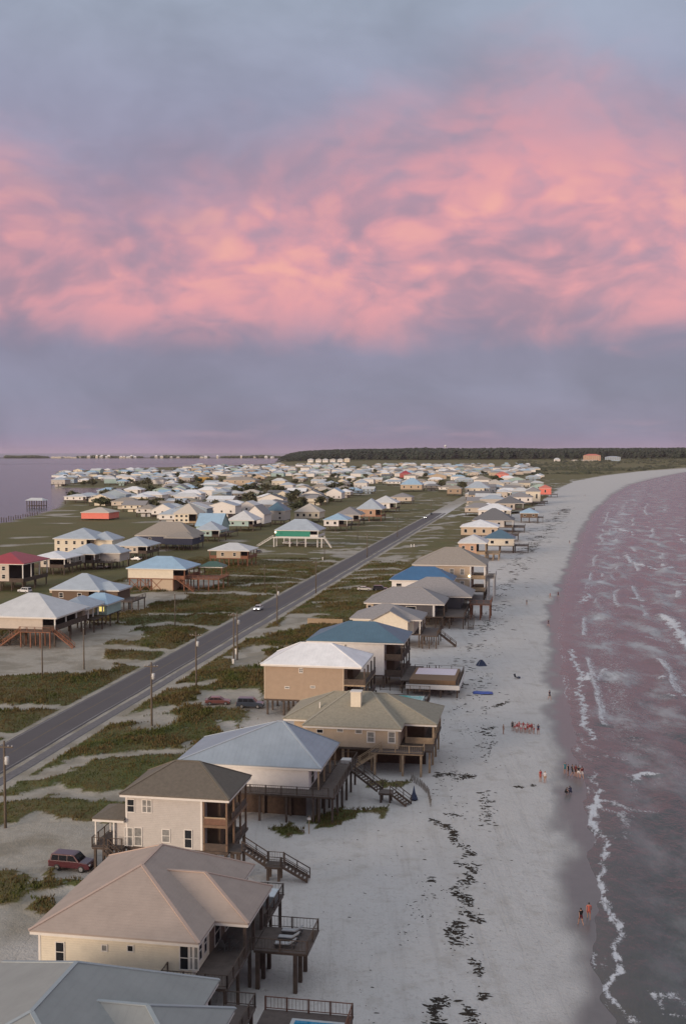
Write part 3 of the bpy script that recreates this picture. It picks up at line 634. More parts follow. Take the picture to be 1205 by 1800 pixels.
    def rail(h, pts, z, m=None, hgt=1.05, step=1.9, bal=True, pw=0.12):
        m = m or wood
        mb = MB()
        for (ta, sa), (tb, sb) in zip(pts[:-1], pts[1:]):
            L_ = math.hypot(tb - ta, sb - sa); n = max(1, round(L_ / step))
            for i in range(n + 1):
                k = i / n; h.post(ta + (tb - ta) * k, sa + (sb - sa) * k, z, z + hgt + 0.04, pw, m, 'railing_post')
            for zz, ww in ((hgt, 0.09), (0.16, 0.06)): mb.bar(h.L((ta, sa, z + zz)), h.L((tb, sb, z + zz)), ww, 0.05)
            if bal:
                nb = int(L_ / 0.28)
                for i in range(nb):
                    k = (i + 0.5) / nb; q = (ta + (tb - ta) * k, sa + (sb - sa) * k)
                    mb.bar(h.L((*q, z + 0.16)), h.L((*q, z + hgt)), 0.022)
        return mb.obj('railing', m, h.root)
    def deck(h, t0, t1, s0, s1, z, m=None, rails=None, nt=3, ns=3, pm=None, th=0.28, name='deck'):
        m = m or deckw; h.box(name, t0, t1, s0, s1, z - 0.06, z, m); h.box('deck_beam', t0 + 0.08, t1 - 0.08, s0 + 0.08, s1 - 0.08, z - th, z - 0.064, pm or wood)
        if nt and ns: h.piles(t0 + 0.35, t1 - 0.35, s0 + 0.35, s1 - 0.35, z - th - 0.004, nt, ns, pm, 0.26)
        if rails: h.rail(rails, z, pm)
    def stairs(h, p, q, w, m=None, handrail=True, sub=True):
        """from p (t,s,z) up high to q (t,s,z) low; treads as sub-parts"""
        m = m or wood; p = Vector(p); q = Vector(q); d = q - p; hd = Vector((d.x, d.y, 0)).normalized(); sd_ = Vector((-hd.y, hd.x, 0)) * w / 2
        mb = MB()
        for k in (-1, 1): mb.bar(h.L(p + sd_ * k), h.L(q + sd_ * k), 0.07, 0.28)
        if handrail:
            for k in (-1, 1):
                mb.bar(h.L(p + sd_ * k + Vector((0, 0, 1))), h.L(q + sd_ * k + Vector((0, 0, 1))), 0.09, 0.09)
                mb.bar(h.L(p + sd_ * k + Vector((0, 0, .5))), h.L(q + sd_ * k + Vector((0, 0, .5))), 0.05, 0.05)
                n = max(2, round(d.length / 1.6))
                for i in range(n + 1):
                    c = p + d * (i / n) + sd_ * k; mb.bar(h.L(c - Vector((0, 0, .1))), h.L(c + Vector((0, 0, 1.05))), 0.10)
        st = mb.obj('staircase', m, h.root)
        n = max(3, int(abs(d.z) / 0.2)); ang = math.atan2(hd.y, hd.x)
        for i in range(n):
            c = p + d * ((i + 0.5) / n); o = link('tread', box_mesh(0.30, w - 0.08, 0.05, m), st, h.L(c)); o.rotation_euler = (0, 0, ang)
        return st
    def lamp(h, t, s, z, r=0.16):
        link('porch_light', ico('porch_light', r, lit), h.root, h.L((t, s, z)))
_ico = {}
def ico(name, r, m, sub=2):
    k = (round(r, 2), m.name, sub)
    if k not in _ico:
        bm = bmesh.new(); bmesh.ops.create_icosphere(bm, subdivisions=sub, radius=r); me = bpy.data.meshes.new(name); bm.to_mesh(me); bm.free(); me.materials.append(m); _ico[k] = me
    return _ico[k]
BEACH = 'stilt houses in the row along the beach'

def lounge(t, s, z, label, rz):
    x, y = xy_of(t, s); o = link('sun_lounger', None, None, (x, y, z), -TH + rz); tag(o, label, 'sun lounger', 'loungers on the peach-roofed house deck')
    fr = mat('black_lounger_frame', (0.025, 0.025, 0.027), 0.5); cu = mat('grey_lounger_cushion', (0.34, 0.35, 0.36), 0.8)
    mb = MB(); mb.box(-0.95, 0.95, -0.33, -0.27, 0.26, 0.31); mb.box(-0.95, 0.95, 0.27, 0.33, 0.26, 0.31); mb.box(-0.95, -0.89, -0.27, 0.27, 0.26, 0.31); mb.box(0.89, 0.95, -0.27, 0.27, 0.26, 0.31)
    mb.obj('frame', fr, o)
    for a in (-0.8, 0.8):
        for b in (-0.3, 0.3): MB().box(a - .03, a + .03, b - .03, b + .03, 0.002, 0.258).obj('leg', fr, o)
    MB().box(-0.3, 0.9, -0.26, 0.26, 0.312, 0.39).obj('seat_cushion', cu, o)
    MB().bar((-0.32, 0, 0.36), (-0.92, 0, 0.78), 0.52, 0.08).obj('backrest', cu, o)

def porch_chair(t, s, z, label, rz):
    x, y = xy_of(t, s); o = link('rocking_chair', None, None, (x, y, z), -TH + rz); tag(o, label, 'chair', 'rocking chairs on the peach-roofed house porch')
    m = mat('grey_rocker_wood', (0.11, 0.105, 0.10), 0.7)
    MB().box(-0.28, 0.28, -0.28, 0.28, 0.40, 0.45).obj('seat', m, o); b = MB()
    for i in range(5): b.bar((-0.24 + 0.12 * i, 0.27, 0.452), (-0.24 + 0.12 * i, 0.45, 1.15), 0.08, 0.03)
    b.obj('backrest', m, o)
    for a in (-0.28, 0.28):
        MB().bar((a, -0.3, 0.70), (a, 0.33, 0.70), 0.07, 0.04).obj('armrest', m, o)
        MB().bar((a, -0.45, 0.06), (a, 0.5, 0.08), 0.05, 0.05).obj('rocker', m, o)
        for q in (-0.24, 0.24): MB().box(a - 0.03, a + 0.03, q - 0.03, q + 0.03, 0.09, 0.68).obj('leg', m, o)

def near_houses():
    # ---- slate roof, bottom left, cut by the frame
    h = House('beach_house', 'slate blue metal roofed beach house cut by the bottom left corner', -41.5, -23.6, 58, 80.2, group=BEACH)
    cap = mat('slate_ridge_cap', (0.30, 0.34, 0.35), 0.5, 0.05)
    h.hip(-41.0, -23.6, 58.5, 80.2, 6.5, (-32.3, 67.0), (-32.3, 74.2), 10.0, Rf['slate'], cap)
    h.hip(-31.5, -21.3, 66.0, 76.3, 6.46, (-31.4, 71.2), (-26.0, 71.2), 8.9, Rf['slate'], cap, name='porch_roof')
    h.hip(-45.2, -40.0, 66.0, 78.6, 5.9, (-42.6, 70), (-42.6, 74), 7.0, Rf['slate'], name='entry_roof')
    h.box('wall', -40.3, -24.3, 59.3, 79.5, 3.6, 6.24, W['white'])
    h.box('entry_wall', -44.5, -40.4, 67, 78, 3.6, 5.62, W['white'])
    h.piles(-44, -24.5, 60, 79, 3.3, 5, 4); h.box('floor', -44.6, -24.0, 59, 79.8, 3.3, 3.596, wood)
    h.deck(-23.9, -21.4, 62, 82.6, 3.6, rails=[(-23.8, 82.5), (-21.5, 82.5), (-21.5, 62.2)], nt=2, ns=5)
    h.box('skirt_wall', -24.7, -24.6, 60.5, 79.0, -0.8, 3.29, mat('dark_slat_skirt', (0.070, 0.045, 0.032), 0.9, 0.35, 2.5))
    for s in (66.5, 71, 75.8): h.post(-21.9, s, 3.604, 6.2, 0.2, wood, 'porch_post')
    # raised pool deck
    h.deck(-21.3, -14.2, 73.0, 84.7, 2.4, rails=[(-21.2, 84.6), (-14.3, 84.6), (-14.3, 73.1), (-21.2, 73.1)], nt=4, ns=4, pm=mat('red_brown_deck_wood', (0.15, 0.075, 0.05), 0.85, 0.25), th=1.0)
    h.box('pool_coping', -18.8, -14.7, 74.0, 83.5, 2.404, 2.47, mat('pool_coping', (0.45, 0.48, 0.48), 0.6, 0.08)); 
    h.box('pool_water', -18.5, -15.0, 74.3, 83.2, 2.40, 2.475, mat('pool_blue', (0.01, 0.20, 0.36), 0.06, 0.15, 0.8))
    # ---- peach roof
    h = House('beach_house', 'cream beach house under a large salmon tan shingle roof', -41.6, -24, 86, 103.8, group=BEACH)
    cap = mat('peach_ridge_cap', (0.43, 0.325, 0.265), 0.8, 0.06)
    h.hip(-41.6, -27.0, 86.0, 103.8, 6.5, (-34.4, 93.2), (-34.4, 98.4), 10.0, Rf['peach'], cap)
    h.hip(-33.2, -24.1, 90.5, 99.0, 6.46, (-33.0, 94.6), (-29.1, 94.6), 9.15, Rf['peach'], cap, name='porch_roof')
    h.box('wall', -41.0, -27.6, 86.6, 103.2, 3.6, 6.24, W['cream'])
    h.box('corner_board', -41.03, -40.83, 86.56, 86.76, 3.6, 6.23, trim); h.box('corner_board', -27.77, -27.57, 86.56, 86.76, 3.6, 6.23, trim)
    h.box('floor', -41.05, -27.55, 86.55, 103.25, 3.3, 3.596, wood)
    h.piles(-40.6, -28, 87, 102.8, 3.296, 5, 5)
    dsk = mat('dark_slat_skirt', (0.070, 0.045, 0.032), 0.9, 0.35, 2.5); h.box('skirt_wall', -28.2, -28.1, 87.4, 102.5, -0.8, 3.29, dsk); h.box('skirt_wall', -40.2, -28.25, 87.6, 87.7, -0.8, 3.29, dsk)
    h.winpx(86.6, 99, 1656, 113, 1690); h.winpx(86.6, 180, 1661, 188, 1671, bars=0, g=glassb); h.winpx(86.6, 225, 1662, 234, 1672, bars=0)
    h.winpx(86.6, 317, 1663, 331, 1704, name='glass_door'); h.winpx(86.6, 335, 1663, 348, 1704, g=glassb, name='glass_door')
    h.window('r', -27.6, 87.8, 88.5, 4.3, 5.9); h.window('r', -27.6, 89.2, 89.9, 4.3, 5.9)
    h.box('porch_wall', -27.598, -27.5, 90.8, 103.1, 3.62, 6.2, mat('shaded_porch_siding', (0.16, 0.12, 0.09), 0.8, 0.2))  # porch shade painted as a darker panel over the cream wall
    for k in range(3): h.window('r', -27.5, 92 + 3.2 * k, 93.5 + 3.2 * k, 3.75, 5.8, name='glass_door')
    h.deck(-27.5, -24.3, 84.9, 104.6, 3.6, nt=2, ns=6, rails=[(-24.4, 90.6), (-24.4, 92.2)])
    h.deck(-29.9, -27.56, 84.9, 86.5, 3.6, nt=2, ns=1, name='front_deck')
    h.rail([(-29.8, 86.4), (-29.8, 85.0), (-24.4, 85.0), (-24.4, 90.4)], 3.6)
    h.rail([(-24.4, 97.2), (-24.4, 104.5), (-27.4, 104.5)], 3.6)
    for s in (90.8, 93.6, 96.4, 98.7): h.post(-24.5, s, 3.61, 6.2, 0.26, wood, 'porch_post')
    h.deck(-24.25, -19.4, 92.3, 97.2, 3.55, nt=0, ns=0, rails=[(-24.2, 92.35), (-19.5, 92.35), (-19.5, 97.1), (-24.2, 97.1)], name='sea_deck')
    for s in (92.7, 94.7, 96.8):
        h.post(-20.6, s, -1.0, 3.26, 0.34); h.post(-23.9, s, -1.0, 3.26, 0.34)
    h.box('tub_shell', -26.4, -24.6, 101.4, 103.3, 3.604, 4.5, mat('tub_shell', (0.30, 0.33, 0.34), 0.5)); h.box('tub_cover', -26.45, -24.55, 101.35, 103.35, 4.504, 4.6, mat('pale_tub_cover', (0.55, 0.62, 0.64), 0.4))
    for k in range(3): lounge(-21.6, 93.3 + 1.35 * k, 3.552, ('lounger nearest the viewer on the sea deck', 'middle of three loungers on the sea deck', 'farthest of three loungers on the sea deck')[k], math.pi)
    for k, (a, b) in enumerate(((-26.6, 91.6), (-25.7, 91.9), (-26.5, 93.4))): porch_chair(a, b, 3.602, ('grey rocking chair nearest the cream wall of the peach-roofed house porch', 'grey rocking chair by the porch post of the peach-roofed house', 'grey rocking chair deepest in the porch of the peach-roofed house')[k], math.pi * 0.9 + 0.3 * k)
    # ---- grey two-storey with olive roof
    h = House('beach_house', 'grey two-storey beach house with dark olive shingle roof and long stairs', -45.3, -32.9, 115.8, 125.2, group=BEACH)
    cap = mat('olive_ridge_cap', (0.15, 0.13, 0.10), 0.85, 0.1)
    h.hip(-45.3, -32.9, 115.8, 125.2, 8.8, (-40.4, 120.5), (-37.6, 120.5), 11.6, Rf['olive'], cap)
    h.box('wall', -44.75, -36.1, 116.4, 124.6, 3.0, 8.54, W['grey'])
    for t in (-44.78, -36.3): h.box('corner_board', t, t + 0.23, 116.36, 116.55, 3.0, 8.53, trim)
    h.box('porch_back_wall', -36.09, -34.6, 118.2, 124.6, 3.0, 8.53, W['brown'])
    h.box('floor', -44.8, -33.2, 116.3, 124.7, 2.7, 2.996, wood); h.piles(-44.3, -33.6, 116.8, 124.3, 2.696, 5, 4)
    h.box('upper_porch_floor', -36.05, -33.25, 116.35, 124.65, 5.55, 5.85, mat('brown_porch_beam', (0.17, 0.105, 0.065), 0.8, 0.2))
    h.box('porch_band', -36.05, -33.3, 116.4, 116.5, 6.55, 6.7, tanw); h.box('porch_panel', -36.05, -33.35, 116.42, 116.48, 5.86, 6.54, mat('reddish_porch_panel', (0.16, 0.085, 0.055), 0.85, 0.2))
    h.box('porch_panel', -36.05, -33.35, 116.42, 116.48, 3.0, 3.7, wood); h.box('porch_band', -36.05, -33.3, 116.4, 116.5, 3.71, 3.82, wood)
    h.box('porch_panel', -33.4, -33.34, 118.4, 124.5, 5.86, 6.6, wood); h.box('porch_panel', -33.4, -33.34, 119.6, 124.5, 3.0, 3.8, wood)
    for a, b in ((-33.4, 116.5), (-35.95, 116.5), (-33.4, 119.3), (-33.4, 122), (-33.4, 124.4)): h.post(a, b, 3.0, 8.54, 0.2, mat('brown_porch_beam', (0,0,0)), 'porch_post')
    h.winpx(116.4, 223, 1405, 236, 1427); h.winpx(116.4, 251, 1406, 266, 1428, g=glassb, bars=2); h.winpx(116.4, 220, 1455, 233, 1486, g=glassb); h.winpx(116.4, 237, 1455, 249, 1486, g=glassb)
    h.winpx(116.4, 286, 1458, 298, 1480, g=glassb); h.winpx(116.4, 325, 1459, 337, 1490)
    # entry wing with porch and stair
    h.hip(-48.5, -44.8, 115.9, 121, 5.9, (-46.4, 118.4), (-44.9, 118.4), 7.0, Rf['olive'], name='entry_roof')
    h.box('entry_wall', -46.0, -44.76, 116.5, 120.6, 3.0, 5.63, W['grey']); h.post(-48.2, 116.3, 3.0, 5.63, 0.16, trim, 'porch_post'); h.post(-48.2, 120.6, 3.0, 5.63, 0.16, trim, 'porch_post'); h.post(-46.1, 116.3, 3.0, 5.63, 0.16, trim, 'porch_post')
    h.deck(-48.4, -44.8, 115.4, 120.9, 3.0, nt=3, ns=3, rails=[(-44.9, 115.5), (-46.2, 115.5)]); h.rail([(-46.9, 115.5), (-48.3, 115.5), (-48.3, 120.8)], 3.0)
    h.stairs((-46.4, 114.6, 3.0), (-43.0, 114.6, 0.2), 1.3)
    # seaward steps with a landing
    h.deck(-33.2, -31.8, 116.6, 119.2, 3.0, nt=2, ns=2); h.stairs((-31.9, 117.8, 3.0), (-29.4, 117.8, 1.55), 1.4); h.deck(-29.4, -27.5, 116.9, 118.7, 1.5, nt=2, ns=2, rails=[(-29.3, 118.6), (-27.6, 118.6)]); h.rail([(-29.3, 117.0), (-27.6, 117.0)], 1.5)
    h.stairs((-27.5, 117.8, 1.5), (-24.7, 117.8, 0.05), 1.4)
    # ---- blue-grey metal pyramid
    h = House('beach_house', 'white single-storey beach house with broad blue-grey metal pyramid roof', -46.5, -27.2, 138, 151, group=BEACH)
    h.hip(-46.4, -27.3, 138, 151, 6.3, (-34.4, 144.3), (-33.6, 144.3), 10.7, Rf['steel'], mat('steel_ridge_cap', (0.36, 0.41, 0.45), 0.4, 0.05))
    h.box('wall', -45.8, -29.0, 138.6, 150.4, 3.5, 6.04, W['white']); h.box('floor', -45.85, -27.7, 138.5, 150.5, 3.2, 3.496, wood); h.piles(-45.4, -28, 139, 150, 3.196, 6, 4)
    for s in (138.8, 142.5, 146.5, 150.2): h.post(-27.8, s, 3.5, 6.04, 0.2, tanw, 'porch_post')
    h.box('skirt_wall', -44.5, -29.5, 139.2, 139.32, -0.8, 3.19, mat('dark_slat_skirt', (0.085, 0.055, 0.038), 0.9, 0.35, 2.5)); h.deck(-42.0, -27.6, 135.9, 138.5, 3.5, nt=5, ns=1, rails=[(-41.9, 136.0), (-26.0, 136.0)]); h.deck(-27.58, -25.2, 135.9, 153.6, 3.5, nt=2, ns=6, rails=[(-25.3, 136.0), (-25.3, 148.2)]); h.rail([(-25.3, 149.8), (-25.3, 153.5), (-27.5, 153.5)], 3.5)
    h.box('deck_bench', -27.2, -25.9, 151.2, 152.6, 3.504, 3.95, mat('pale_bench_top', (0.55, 0.54, 0.52), 0.6))
    h.window('r', -29.0, 140, 141.6, 3.7, 5.7, name='glass_door'); h.window('r', -29.0, 144, 146, 3.7, 5.7, name='glass_door')
    h.stairs((-25.2, 149.0, 3.5), (-21.2, 147.2, 1.3), 1.4); h.deck(-21.3, -19.4, 146.0, 147.9, 1.25, nt=2, ns=2); h.stairs((-19.4, 146.6, 1.25), (-17.2, 145.6, 0.05), 1.4)
    # ---- khaki roof with chimney
    h = House('beach_house', 'peach-tan beach house with khaki roof and cream chimney', -38.2, -15.3, 159.6, 176, group=BEACH)
    cap = mat('khaki_ridge_cap', (0.31, 0.285, 0.22), 0.85, 0.06)
    h.hip(-38.2, -15.2, 163.6, 176, 6.3, (-31.5, 169.6), (-23.5, 169.6), 9.5, Rf['khaki'], cap)
    h.hip(-34.4, -19.9, 159.8, 174, 6.34, (-29.0, 168.6), (-25.6, 168.6), 9.85, Rf['khaki'], cap, name='front_roof')
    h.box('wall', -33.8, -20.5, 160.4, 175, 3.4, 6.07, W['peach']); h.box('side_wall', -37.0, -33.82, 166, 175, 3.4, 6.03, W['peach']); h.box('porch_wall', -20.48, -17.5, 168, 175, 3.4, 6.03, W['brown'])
    h.box('floor', -37.5, -15.6, 160.3, 175.1, 3.1, 3.396, wood); h.piles(-37, -16, 161, 174.6, 3.096, 6, 4, tanw)
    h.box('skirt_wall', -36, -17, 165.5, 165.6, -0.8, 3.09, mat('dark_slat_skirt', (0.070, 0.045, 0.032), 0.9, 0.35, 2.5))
    h.box('vent_pipe', -33.1, -32.95, 165.9, 166.05, 7.3, 8.5, trim)
    h.box('chimney', -28.1, -26.6, 164.6, 166.0, 7.6, 10.5, W['cream']); h.box('chimney_cap', -28.2, -26.5, 164.5, 166.1, 10.504, 10.62, trim)
    for x in ((557, 1282, 567, 1288), (593, 1281, 602, 1286), (625, 1283, 635, 1289)): h.winpx(160.4, *x, bars=0, g=glassb if x[0] > 560 else glass)
    h.winpx(160.4, 646, 1287, 657, 1304, g=glassb, fw=0.16); h.winpx(160.4, 683, 1287, 693, 1305, g=glassb, fw=0.16)
    h.box('porch_rail_panel', -19.9, -15.8, 163.95, 164.05, 3.4, 4.3, tanw); h.rail([(-15.8, 164.1), (-15.8, 175)], 3.4, tanw)
    for a, b in ((-15.8, 164.2), (-15.8, 168), (-15.8, 172), (-15.8, 175), (-19.8, 164.2)): h.post(a, b, 3.4, 6.03, 0.26, tanw, 'porch_post')
    h.deck(-24.2, -16.6, 158.4, 160.3, 3.35, nt=0, ns=0, pm=tanw, rails=[(-22.6, 158.5), (-16.7, 158.5), (-16.7, 160.2)], name='landing'); h.post(-19.6, 158.7, -1, 3.0, 0.3, tanw); h.post(-23.6, 158.7, -1, 3.0, 0.3, tanw); h.post(-17, 158.7, -1, 3.0, 0.3, tanw)
    h.stairs((-22.9, 159.3, 3.35), (-27.4, 159.3, 0.3), 1.4, tanw); h.deck(-29.2, -27.3, 158.5, 160.1, 0.5, nt=2, ns=2, pm=tanw)
    # ---- tan box with white roof
    ft = TS(636, 1174, 9)[0]
    h = House('beach_house', 'tall tan beach house with bright white metal roof', -48.6, ft, 191.4, 204.5, group=BEACH)
    h.hip(-48.7, ft, 191.4, 204.5, 9, (-42.8, 197.6), (-37.2, 197.6), 12.1, Rf['white'], mat('white_ridge_cap', (0.74, 0.74, 0.74), 0.5, 0.03))
    h.box('wall', -48.1, -34.0, 192, 204, 2.9, 8.74, W['tan']); h.box('corner_board', -34.2, -33.97, 191.96, 192.15, 2.9, 8.73, W['peach']); h.box('corner_board', -48.13, -47.9, 191.96, 192.15, 2.9, 8.73, W['peach'])
    h.box('floor', -48.1, ft + 0.4, 191.95, 204.1, 2.6, 2.896, wood); h.piles(-47.6, ft + 0.6, 192.4, 203.6, 2.596, 7, 4)
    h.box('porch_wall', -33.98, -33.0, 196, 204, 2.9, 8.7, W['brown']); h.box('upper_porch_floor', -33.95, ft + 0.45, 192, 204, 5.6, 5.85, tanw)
    for z in (3.0, 5.86): h.box('porch_panel', -33.9, ft + 0.5, 192.1, 192.16, z, z + 0.95, wood); h.box('porch_panel', ft + 0.44, ft + 0.5, 192.2, 204, z, z + 0.95, wood)
    for s in (192.2, 196, 200, 203.8): h.post(ft + 0.3, s, 2.9, 8.7, 0.24, wood, 'porch_post')
    h.winpx(192, 526.5, 1175, 531, 1182, bars=2, fw=0.12); h.winpx(192, 501, 1207, 508, 1210, g=glassb, bars=0); h.winpx(192, 546, 1206, 553, 1209, g=glassb, bars=0)
    h.deck(ft + 0.5, -21, 194.5, 203, 2.2, nt=5, ns=2); h.deck(-29, -19.9, 190.2, 201, 2.0, nt=4, ns=3, rails=[(-20, 190.3), (-20, 200.9)]); h.rail([(-28.9, 200.9), (-20, 200.9)], 3.2)
    h.box('pool_wall', -28.6, -20.6, 190.9, 197.6, 2.004, 3.15, mat('pale_aqua_pool_wall', (0.42, 0.62, 0.60), 0.35, 0.12, 0.5)); h.box('pool_water', -28.4, -20.8, 191.1, 197.4, 3.10, 3.17, mat('pool_teal', (0.06, 0.42, 0.40), 0.08, 0.15, 0.6))
    link('pool_light', ico('pool_light', 0.18, mat('pool_glow', (0.3, 0.9, 0.8), 0.5, 0.02, emit=((0.35, 1.0, 0.8), 4.0))), h.root, h.L((-24.8, 190.85, 2.75)))
    # ---- white house, steel blue roof
    h = House('beach_house', 'white walled beach house under a dusky steel blue roof', -46, -26.2, 217, 232, group=BEACH)
    h.hip(-46, -26.6, 217.2, 231.5, 9, (-38.6, 224), (-33.4, 224), 12.2, Rf['blue'])
    h.box('wall', -45.4, -30.6, 217.9, 231, 2.6, 8.74, W['white']); h.box('porch_wall', -30.58, -29.0, 221, 231, 2.6, 8.7, W['brown']); h.box('floor', -45.4, -26.9, 217.8, 231.1, 2.3, 2.596, wood); h.piles(-45, -27.2, 218.2, 230.6, 2.296, 6, 4)
    h.box('upper_porch_floor', -30.55, -27, 218, 231, 5.5, 5.75, wood)
    for s in (218.2, 222, 226, 230.6): h.post(-27.2, s, 2.6, 8.72, 0.26, wood, 'porch_post')
    for z in (2.62, 5.76): h.box('porch_panel', -30.5, -27.3, 218.0, 218.07, z, z + 1.0, wood); h.box('porch_panel', -27.25, -27.18, 218.2, 231, z, z + 1.0, wood)
    h.window('r', -30.6, 218.6, 219.6, 6.2, 8.0); h.winpx(217.9, 606, 1133, 608, 1136, bars=0)
    h.deck(-27, -24, 214, 229, 2.5, nt=2, ns=4)
    # pale pool deck
    h.deck(-25.6, -15.6, 211.5, 226, 2.3, nt=4, ns=4, th=0.5); h.box('deck_skirt', -25.6, -15.5, 211.35, 211.48, 1.5, 2.34, wpaint); h.box('deck_skirt', -15.58, -15.45, 211.5, 226, 1.5, 2.34, wpaint)
    h.box('pool_wall', -25.0, -16.3, 212.2, 224.4, 2.304, 3.1, mat('brown_pool_surround', (0.20, 0.125, 0.07), 0.8, 0.15)); h.box('pool_water', -24.5, -16.8, 217.6, 224.0, 3.10, 3.115, mat('pale_pool_cover', (0.60, 0.64, 0.70), 0.25, 0.06))
    h.rail([(-25.5, 225.9), (-15.7, 225.9), (-15.7, 211.6)], 2.3, bal=False, step=2.4)
    h.stairs((-22, 226.2, 2.3), (-22, 230.2, 0.1), 1.3)
    # ---- white gable
    h = House('beach_house', 'low beach house with cream gable end and grey hip roof', -45, -28, 262, 276, group=BEACH)
    h.hip(-45.5, -28.2, 264.5, 277, 6.6, (-38.5, 270.5), (-36.5, 270.5), 9.6, Rf['grey'])
    h.gable_s(-40.5, -30.9, 262.6, 271, 6.4, 9.0, Rf['grey'], W['cream']); h.box('wall', -44.8, -30.3, 265.2, 276.4, 3.2, 6.3, W['cream']); h.box('gable_wall', -40.0, -31.4, 263.11, 265.18, 3.2, 6.09, W['cream']); h.box('floor', -44.9, -28.6, 265.1, 276.5, 2.9, 3.196, wood); h.piles(-44.5, -29, 265.6, 276, 2.896, 5, 3)
    for s in (265.4, 270, 276): h.post(-28.8, s, 3.2, 6.3, 0.22, wpaint, 'porch_post')
    h.rail([(-28.7, 265.3), (-28.7, 276.3)], 3.2, bal=False); h.deck(-28.5, -24.5, 264, 276, 3.1, nt=3, ns=3, rails=[(-24.6, 264.1), (-24.6, 275.9)]); h.stairs((-24.5, 268, 3.1), (-20.5, 268, 0.1), 1.4)
    # ---- big grey hip
    h = House('beach_house', 'wide dark-walled beach house with two joined grey hip roofs', -46.6, -20, 293, 324, group=BEACH)
    h.hip(-46.6, -25.4, 293, 307, 6.6, (-39.8, 300), (-32.2, 300), 10.2, Rf['grey'], mat('grey_ridge_cap', (0.30, 0.29, 0.28), 0.8, 0.06)); h.hip(-40.5, -19.4, 309, 325, 6.7, (-32.5, 316.5), (-27.5, 316.5), 11.2, Rf['grey'], name='rear_roof')
    h.box('wall', -44.0, -28.4, 293.8, 306.4, 3.3, 6.34, W['dark']); h.box('rear_wall', -39.8, -22.5, 309.6, 324, 3.3, 6.4, W['dark']); h.box('link_wall', -38, -30, 306.42, 309.58, 3.3, 6.3, W['dark']); h.box('floor', -46, -25.8, 293.7, 324.1, 3.0, 3.296, wood)
    h.post(-28.3, 293.9, 3.3, 6.34, 0.55, wpaint, 'porch_post'); h.piles(-45.5, -26, 294.2, 323.6, 2.996, 5, 6, w=0.34); h.box('entry_frame', -46.0, -44.2, 293.8, 294.0, 3.3, 6.3, W['peach'])
    h.window('f', 293.79, -45.6, -44.7, 4.6, 5.9); h.window('f', 293.79, -41, -39, 4.2, 5.8); h.window('f', 293.79, -35.5, -33, 4.2, 5.8)
    h.deck(-28.3, -20.4, 295, 322, 3.2, nt=3, ns=5, rails=[(-20.5, 295.1), (-20.5, 321.9)]); h.deck(-20.3, -14.4, 312.4, 322, 4.3, nt=3, ns=3, pm=redw, rails=[(-20.2, 312.5), (-14.5, 312.5), (-14.5, 321.9)], name='lookout_deck'); h.stairs((-18.8, 300, 3.2), (-18.8, 295, 0.1), 1.5)
    for k, s in enumerate((296, 303)): h.post(-25.8, s, 3.3, 6.3, 0.3, wood, 'porch_post')
    # ---- deep blue roof
    h = House('beach_house', 'beach house with vivid deep blue metal roof and white eaves', -45.6, -26.4, 335, 348, group=BEACH)
    h.hip(-45.6, -26.4, 335, 348, 8, (-39.4, 341.5), (-32.6, 341.5), 11.6, Rf['deep']); h.box('wall', -44.9, -27, 335.7, 347.3, 3, 7.74, W['white']); h.box('floor', -44.9, -27, 335.6, 347.4, 2.7, 2.996, wood); h.piles(-44.5, -27.5, 336, 347, 2.696, 5, 3); h.window('r', -27, 337, 338.5, 5.5, 7); h.window('f', 335.7, -43.5, -42, 5.4, 6.9)
    h.deck(-26.9, -23, 336, 347, 3, nt=2, ns=3, rails=[(-23.1, 336.1), (-23.1, 346.9)])
    # ---- big three-storey with decks
    t0, s0 = TS(742, 1002, 11.5); t1 = TS(840, 1000, 11.5)[0]
    s0 = 350.0; t0, t1 = -40.6, -17.6
    h = House('beach_house', 'tall tan many-windowed beach house with grey roof and stacked sea decks', t0, t1, s0, s0 + 20, group=BEACH)
    h.hip(t0, t1, s0, s0 + 20, 11.2, (t0 + 9.5, s0 + 10), (t1 - 9, s0 + 10), 16.0, Rf['tanr'], mat('tan_ridge_cap', (0.33, 0.30, 0.26), 0.8, 0.05))
    h.box('wall', t0 + 0.7, -22.6, s0 + 0.7, s0 + 19.3, 3.2, 10.94, W['peach']); h.box('floor_band', t0 + 0.65, -22.3, s0 + 0.64, s0 + 19.3, 6.9, 7.25, trim); h.box('floor', t0 + 0.7, -18, s0 + 0.65, s0 + 19.35, 2.9, 3.196, wood); h.piles(t0 + 1, -18.4, s0 + 1, s0 + 19, 2.896, 6, 5)
    for k in range(5):
        a = -38.4 + 3.2 * k; h.window('f', s0 + 0.7, a, a + 1.1, 8.3, 10.0, g=glassb, fw=0.14); h.window('f', s0 + 0.7, a, a + 1.1, 4.6, 6.2, g=glass if k == 3 else glassb, fw=0.14)
    for z in (6.9, 3.2):
        h.box('porch_floor', -22.28, -18.0, s0 + 0.9, s0 + 19.2, z, z + 0.25, tanw); h.box('porch_panel', -22.2, -18.05, s0 + 0.92, s0 + 1.0, z + 0.26, z + 1.2, tanw); h.box('porch_panel', -18.1, -18.02, s0 + 1.1, s0 + 19, z + 0.26, z + 1.2, tanw)
    for s in (1.2, 6, 11, 18.8): h.post(-18.2, s0 + s, 3.2, 10.9, 0.42, wpaint, 'porch_post')
    h.post(-22.5, s0 + 0.75, 3.2, 10.9, 0.4, wpaint, 'porch_post')
    h.deck(-17.8, -15.2, s0 + 4, s0 + 18, 7.0, nt=2, ns=3, pm=wpaint, rails=[(-17.7, s0 + 4.1), (-15.3, s0 + 4.1), (-15.3, s0 + 17.9)], name='upper_deck')
    h.lamp(-22.8, s0 + 0.55, 7.9, 0.3)

